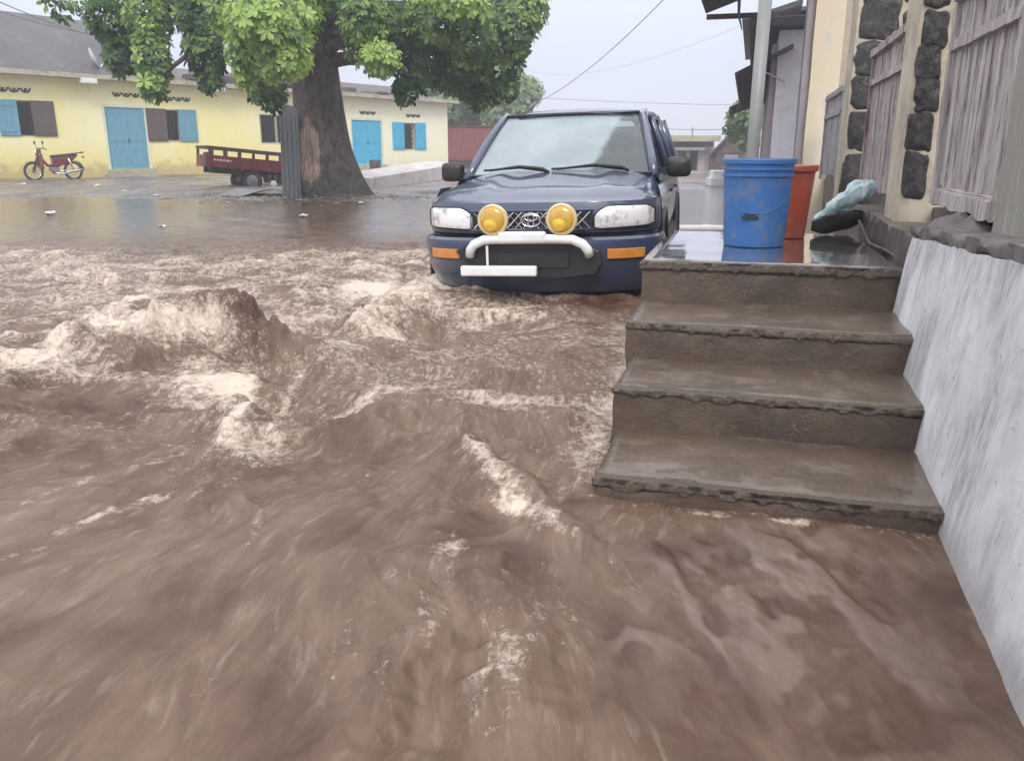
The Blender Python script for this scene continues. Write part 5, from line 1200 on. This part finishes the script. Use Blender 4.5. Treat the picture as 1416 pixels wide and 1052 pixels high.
        m.grid(rows if s_ == 1 else [r_[::-1] for r_ in rows]); m.grid([[p+Vector((0, .04, 0)) for p in rows[3]], rows[3]]); m.grid([[p+Vector((0, .04, 0)) for p in rows[0]], rows[0]]); IN = part('indicator_lamp', m, M['amber'], B_, autos=60)
        m = MB(); rows = [[p+Vector((0, .010, -.010 if k == 0 else .010)) for p in rows[0 if k == 0 else 3]] for k in (0, 1)]
        m.grid(rows if s_ == 1 else [r_[::-1] for r_ in rows]); part('surround', m, M['black_plastic'], IN)
        # round yellow lamp
        c = Vector((s_*.232, -.155, .80)); MR = Matrix.Translation(c) @ Matrix.Rotation(R(90), 4, 'X')
        m = MB(); m.lathe([(.03, -.10), (.075, -.075), (.100, -.03), (.105, .0), (.103, .014), (.094, .020), (.084, .018)], 40, MR); FL = part('spot_lamp', m, M['lens_rim'], t, autos=50)
        m = MB(); m.lathe([(.085, .016), (.078, .024), (.06, .031), (.03, .035), (.0, .036)], 40, MR, capb=False); part('lens', m, M['yellow_lens'], FL, smooth=True)
        m = MB(); m.lathe([(.045, .033), (.030, .0375), (.0, .039)], 20, MR @ Matrix.Translation((-.012, -.03, 0)), capb=False); part('bulb_glow', m, M['yellow_refl'], FL, smooth=True)
        m = MB(); m.tube([c+Vector((0, .05, -.05)), c+Vector((0, .06, -.13))], .014, 6); part('bracket', m, M['steel'], FL)
    # grille
    m = MB(); m.box(-.415, .415, -.012, .0, .728, .842); G = part('grille', m, M['black_gloss'], t)
    m = MB()
    for k in range(-14, 15):
        for sg in (1, -1):
            x = k*.058; z0, z1 = .732, .838; xa, xb = x-sg*.053, x+sg*.053
            if abs(xa) > .405 or abs(xb) > .405: continue
            m.tube([(xa, -.018-.001*sg, z0), (xb, -.018-.001*sg, z1)], .0042, 5)
    part('grille_mesh', m, M['chrome'], G)
    m = MB(); z0, z1 = .722, .848
    pts = [(-.425, -.016, z0), (.425, -.016, z0), (.425, -.010, z1), (-.425, -.010, z1), (-.425, -.016, z0)]; m.tube(pts, .008, 6, caps=False); part('grille_frame', m, M['paint_navy'], G, smooth=True)
    def ell(rx, rz, n=28): return [(rx*math.cos(2*math.pi*i/n), -.030, .786+rz*math.sin(2*math.pi*i/n)) for i in range(n+1)]
    m = MB(); m.tube(ell(.066, .044), .006, 8, caps=False); m.tube(ell(.022, .042), .005, 8, caps=False); m.tube([(x, y-.002, z+.016) for x, y, z in ell(.044, .019)], .005, 8, caps=False); part('emblem', m, M['chrome'], G, smooth=True)
    # dark opening of the bumper, plate area
    m = MB(); out = [(-.53, .585), (-.46, .622), (-.2, .640), (.2, .640), (.38, .622), (.47, .585), (.49, .50), (.44, .425), (.18, .395), (-.02, .40), (-.25, .43), (-.45, .50)]
    m.prism([(x, -.075, z) for x, z in out], (0, 1, 0), .05); part('bumper_intake', m, M['black_plastic'], B_, bevel=.01)
    m = MB(); m.box(-.23, .27, -.088, -.078, .47, .575); part('number_plate', m, M['black_plastic'], B_, bevel=.004, label='blank black plate')
    # white bull bar
    m = MB(); zt = .672
    def pth(w, z0, z1, y=-.15):
        return [(-w, y+.03, z0), (-w+.01, y+.01, z0+.04), (-w+.04, y, z1-.035), (-w+.11, y, z1-.004), (-w+.2, y, z1), (w-.2, y, z1), (w-.11, y, z1-.004), (w-.04, y, z1-.035), (w-.01, y+.01, z0+.04), (w, y+.03, z0)]
    m.tube(pth(.41, .56, zt), .032, 14); BB = part('bull_bar', m, M['white_metal'], t, smooth=True)
    m = MB(); m.box(-.20, .13, -.185, -.135, zt-.026, zt+.052); part('top_plate', m, M['white_metal'], BB, bevel=.02)
    m = MB(); m.box(-.47, .06, -.17, -.12, .425, .495); part('lower_bar', m, M['white_metal'], BB, bevel=.012)
    m = MB(); m.box(-.285, -.270, -.165, -.150, .48, .63); part('upright', m, M['white_metal'], BB)
    # windscreen
    rows = []
    for i in range(13):
        f_ = i/12; w_ = (WBx+.005)*(1-f_)+(WTx+.012)*f_; y = WBy+(WTy-WBy)*f_; z = WBz+.012+(WTz+.008-WBz)*f_+.018*math.sin(math.pi*f_)
        rows.append([Vector((w_*q, y-.085*(1-q*q), z-.0)) for q in [k/12-1 for k in range(25)]])
    m = MB(); m.grid(rows); part('windscreen', m, M['windscreen'], t, smooth=True)
    m = MB(); m.tube([rows[12][k]+Vector((0, -.006, .010)) for k in range(25)], .016, 6); m.tube([r_[0]+Vector((.004, -.008, .002)) for r_ in rows], .010, 6); m.tube([r_[24]+Vector((-.004, -.008, .002)) for r_ in rows], .010, 6); part('windscreen_seal', m, M['black_gloss'], t, smooth=True)
    # black cowl and wipers
    m = MB(); m.grid([[Vector((WBx*1.03*q, WBy+.03+dy-.10*(1-q*q), z)) for q in [k/10-1 for k in range(21)]] for dy, z in ((-.10, 1.058), (-.05, 1.068), (.03, 1.062))]); part('cowl', m, M['black_plastic'], t, smooth=True)
    for (x0, x1, x2) in ((-.06, -.30, -.55), (.56, .30, .0)):
        m = MB(); m.tube([(x0, .985, 1.075), (x0*.8+x1*.2, .985, 1.105), (x1, 1.02, 1.125), (x2, 1.02, 1.098)], [.012, .012, .012, .008], 8); m.tube([(x0-.03, 1.01, 1.085), (x1, 1.035, 1.115), (x2-.05, 1.045, 1.10)], .009, 6); part('wiper', m, M['black_plastic'], t, smooth=True)
    # cabin
    m = MB(); m.box(-.70, .70, 1.15, 3.7, .45, .60); m.box(-.72, .72, 1.10, 1.45, .60, .98); part('cabin_floor', m, M['black_plastic'], t, bevel=.05)
    for x in (-.36, .36):
        m = MB(); m.hexa([(x-.24, 2.15, .60), (x+.24, 2.15, .60), (x+.24, 2.32, .60), (x-.24, 2.32, .60)], [(x-.20, 2.32, 1.18), (x+.20, 2.32, 1.18), (x+.20, 2.44, 1.18), (x-.20, 2.44, 1.18)]); m.box(x-.24, x+.24, 1.75, 2.2, .62, .78); m.box(x-.12, x+.12, 2.36, 2.44, 1.21, 1.38); part('front_seat', m, M['seat_cloth'], t, bevel=.04)
    m = MB(); m.box(-.6, .6, 3.0, 3.12, .6, 1.15); part('rear_seat', m, M['seat_cloth'], t, bevel=.04)
    MS = Matrix.Translation((.36, 1.62, .98)) @ Matrix.Rotation(R(65), 4, 'X'); m = MB(); m.torus(.18, .014, MS, 28, 8); m.box(-.17, .17, -.015, .015, -.01, .01, MS); part('steering_wheel', m, M['black_plastic'], t, smooth=True)
    m = MB(); m.box(-.11, .11, 1.84, 1.87, 1.42, 1.48); part('rear_view_mirror', m, M['black_plastic'], t, bevel=.01)
    m = MB(); m.add([(-.70, 3.93, 1.04), (.70, 3.93, 1.04), (.56, 3.85, 1.48), (-.56, 3.85, 1.48)], [(0, 1, 2, 3)]); part('rear_window', m, M['tinted'], t)
    # bonnet shut line
    pts = []
    for k in range(0, 19):
        q = k/20; pts.append(q)
    return t
car()
#CAREND
mb = MB(); mb.box(-60, 40, -6, 90, -3.2, 9.5)
hz, hnt, hb = newmat('haze_air'); hnt.nodes.remove(hb); pv = N(hnt, 'ShaderNodeVolumePrincipled'); pv.inputs['Density'].default_value = .0045; pv.inputs['Color'].default_value = (.90, .91, .96, 1); pv.inputs['Anisotropy'].default_value = .2
L(hnt, pv.outputs[0], hnt.nodes['Material Output'].inputs['Volume'])
ho = part('haze', mb, hz, None); ho['kind'] = 'stuff'; ho['label'] = 'thin grey rain haze in the air over the whole street'
# ------------------------------------------------------------ CAMERA, LIGHT
cam = bpy.data.cameras.new('camera'); co = bpy.data.objects.new('camera', cam); C.objects.link(co)
cam.sensor_width = 36; cam.lens = 36*FOC/1416; cam.clip_end = 5000; cam.clip_start = .02
co.location = (0, 0, CAMZ); co.rotation_euler = (math.pi/2-PITCH, 0, 0); scn.camera = co
w = bpy.data.worlds.new('World'); scn.world = w; w.use_nodes = True; nt = w.node_tree; bg = nt.nodes['Background']
SE, SA = R(42), R(180)
sky = N(nt, 'ShaderNodeTexSky', sky_type='NISHITA'); sky.sun_disc = False; sky.sun_elevation = SE; sky.sun_rotation = SA
tc = N(nt, 'ShaderNodeTexCoord'); sp = N(nt, 'ShaderNodeSeparateXYZ'); L(nt, tc.outputs['Generated'], sp.inputs[0])
cn = noise_node(nt, tc.outputs['Generated'], 2.2, 5, .55)
el = math_(nt, 'ADD', sp.outputs['Z'], math_(nt, 'MULTIPLY', math_(nt, 'SUBTRACT', cn, .5), .12))
cloud = ramp(nt, el, [(0., (.74, .76, .87)), (.12, (.70, .74, .91)), (.45, (.90, .91, .98)), (1., (1., 1., 1.))])
cm = N(nt, 'ShaderNodeVectorMath', operation='SCALE'); L(nt, cloud, cm.inputs[0]); cm.inputs['Scale'].default_value = 12.2
lift = math_(nt, 'MULTIPLY', math_(nt, 'MAXIMUM', sp.outputs['Z'], 0), 1.0)
cm2 = N(nt, 'ShaderNodeVectorMath', operation='SCALE'); L(nt, cm.outputs[0], cm2.inputs[0]); L(nt, math_(nt, 'ADD', .80, math_(nt, 'MULTIPLY', lift, .75)), cm2.inputs['Scale'])
fin = mix(nt, .93, sky.outputs[0], cm2.outputs[0]); L(nt, fin, bg.inputs['Color']); bg.inputs['Strength'].default_value = .10
sl = bpy.data.lights.new('sun', 'SUN'); so = bpy.data.objects.new('sun', sl); C.objects.link(so); sl.energy = 1.6; sl.angle = R(18); sl.color = (1, .96, .9)
dirv = Vector((math.sin(SA)*math.cos(SE), math.cos(SA)*math.cos(SE), math.sin(SE))); so.rotation_euler = dirv.to_track_quat('Z', 'Y').to_euler(); so.location = (-5, -5, 20)
scn.view_settings.view_transform = 'Standard'; scn.view_settings.look = 'None'; scn.view_settings.exposure = 0.25; scn.view_settings.gamma = 1
scn.cycles.use_denoising = True
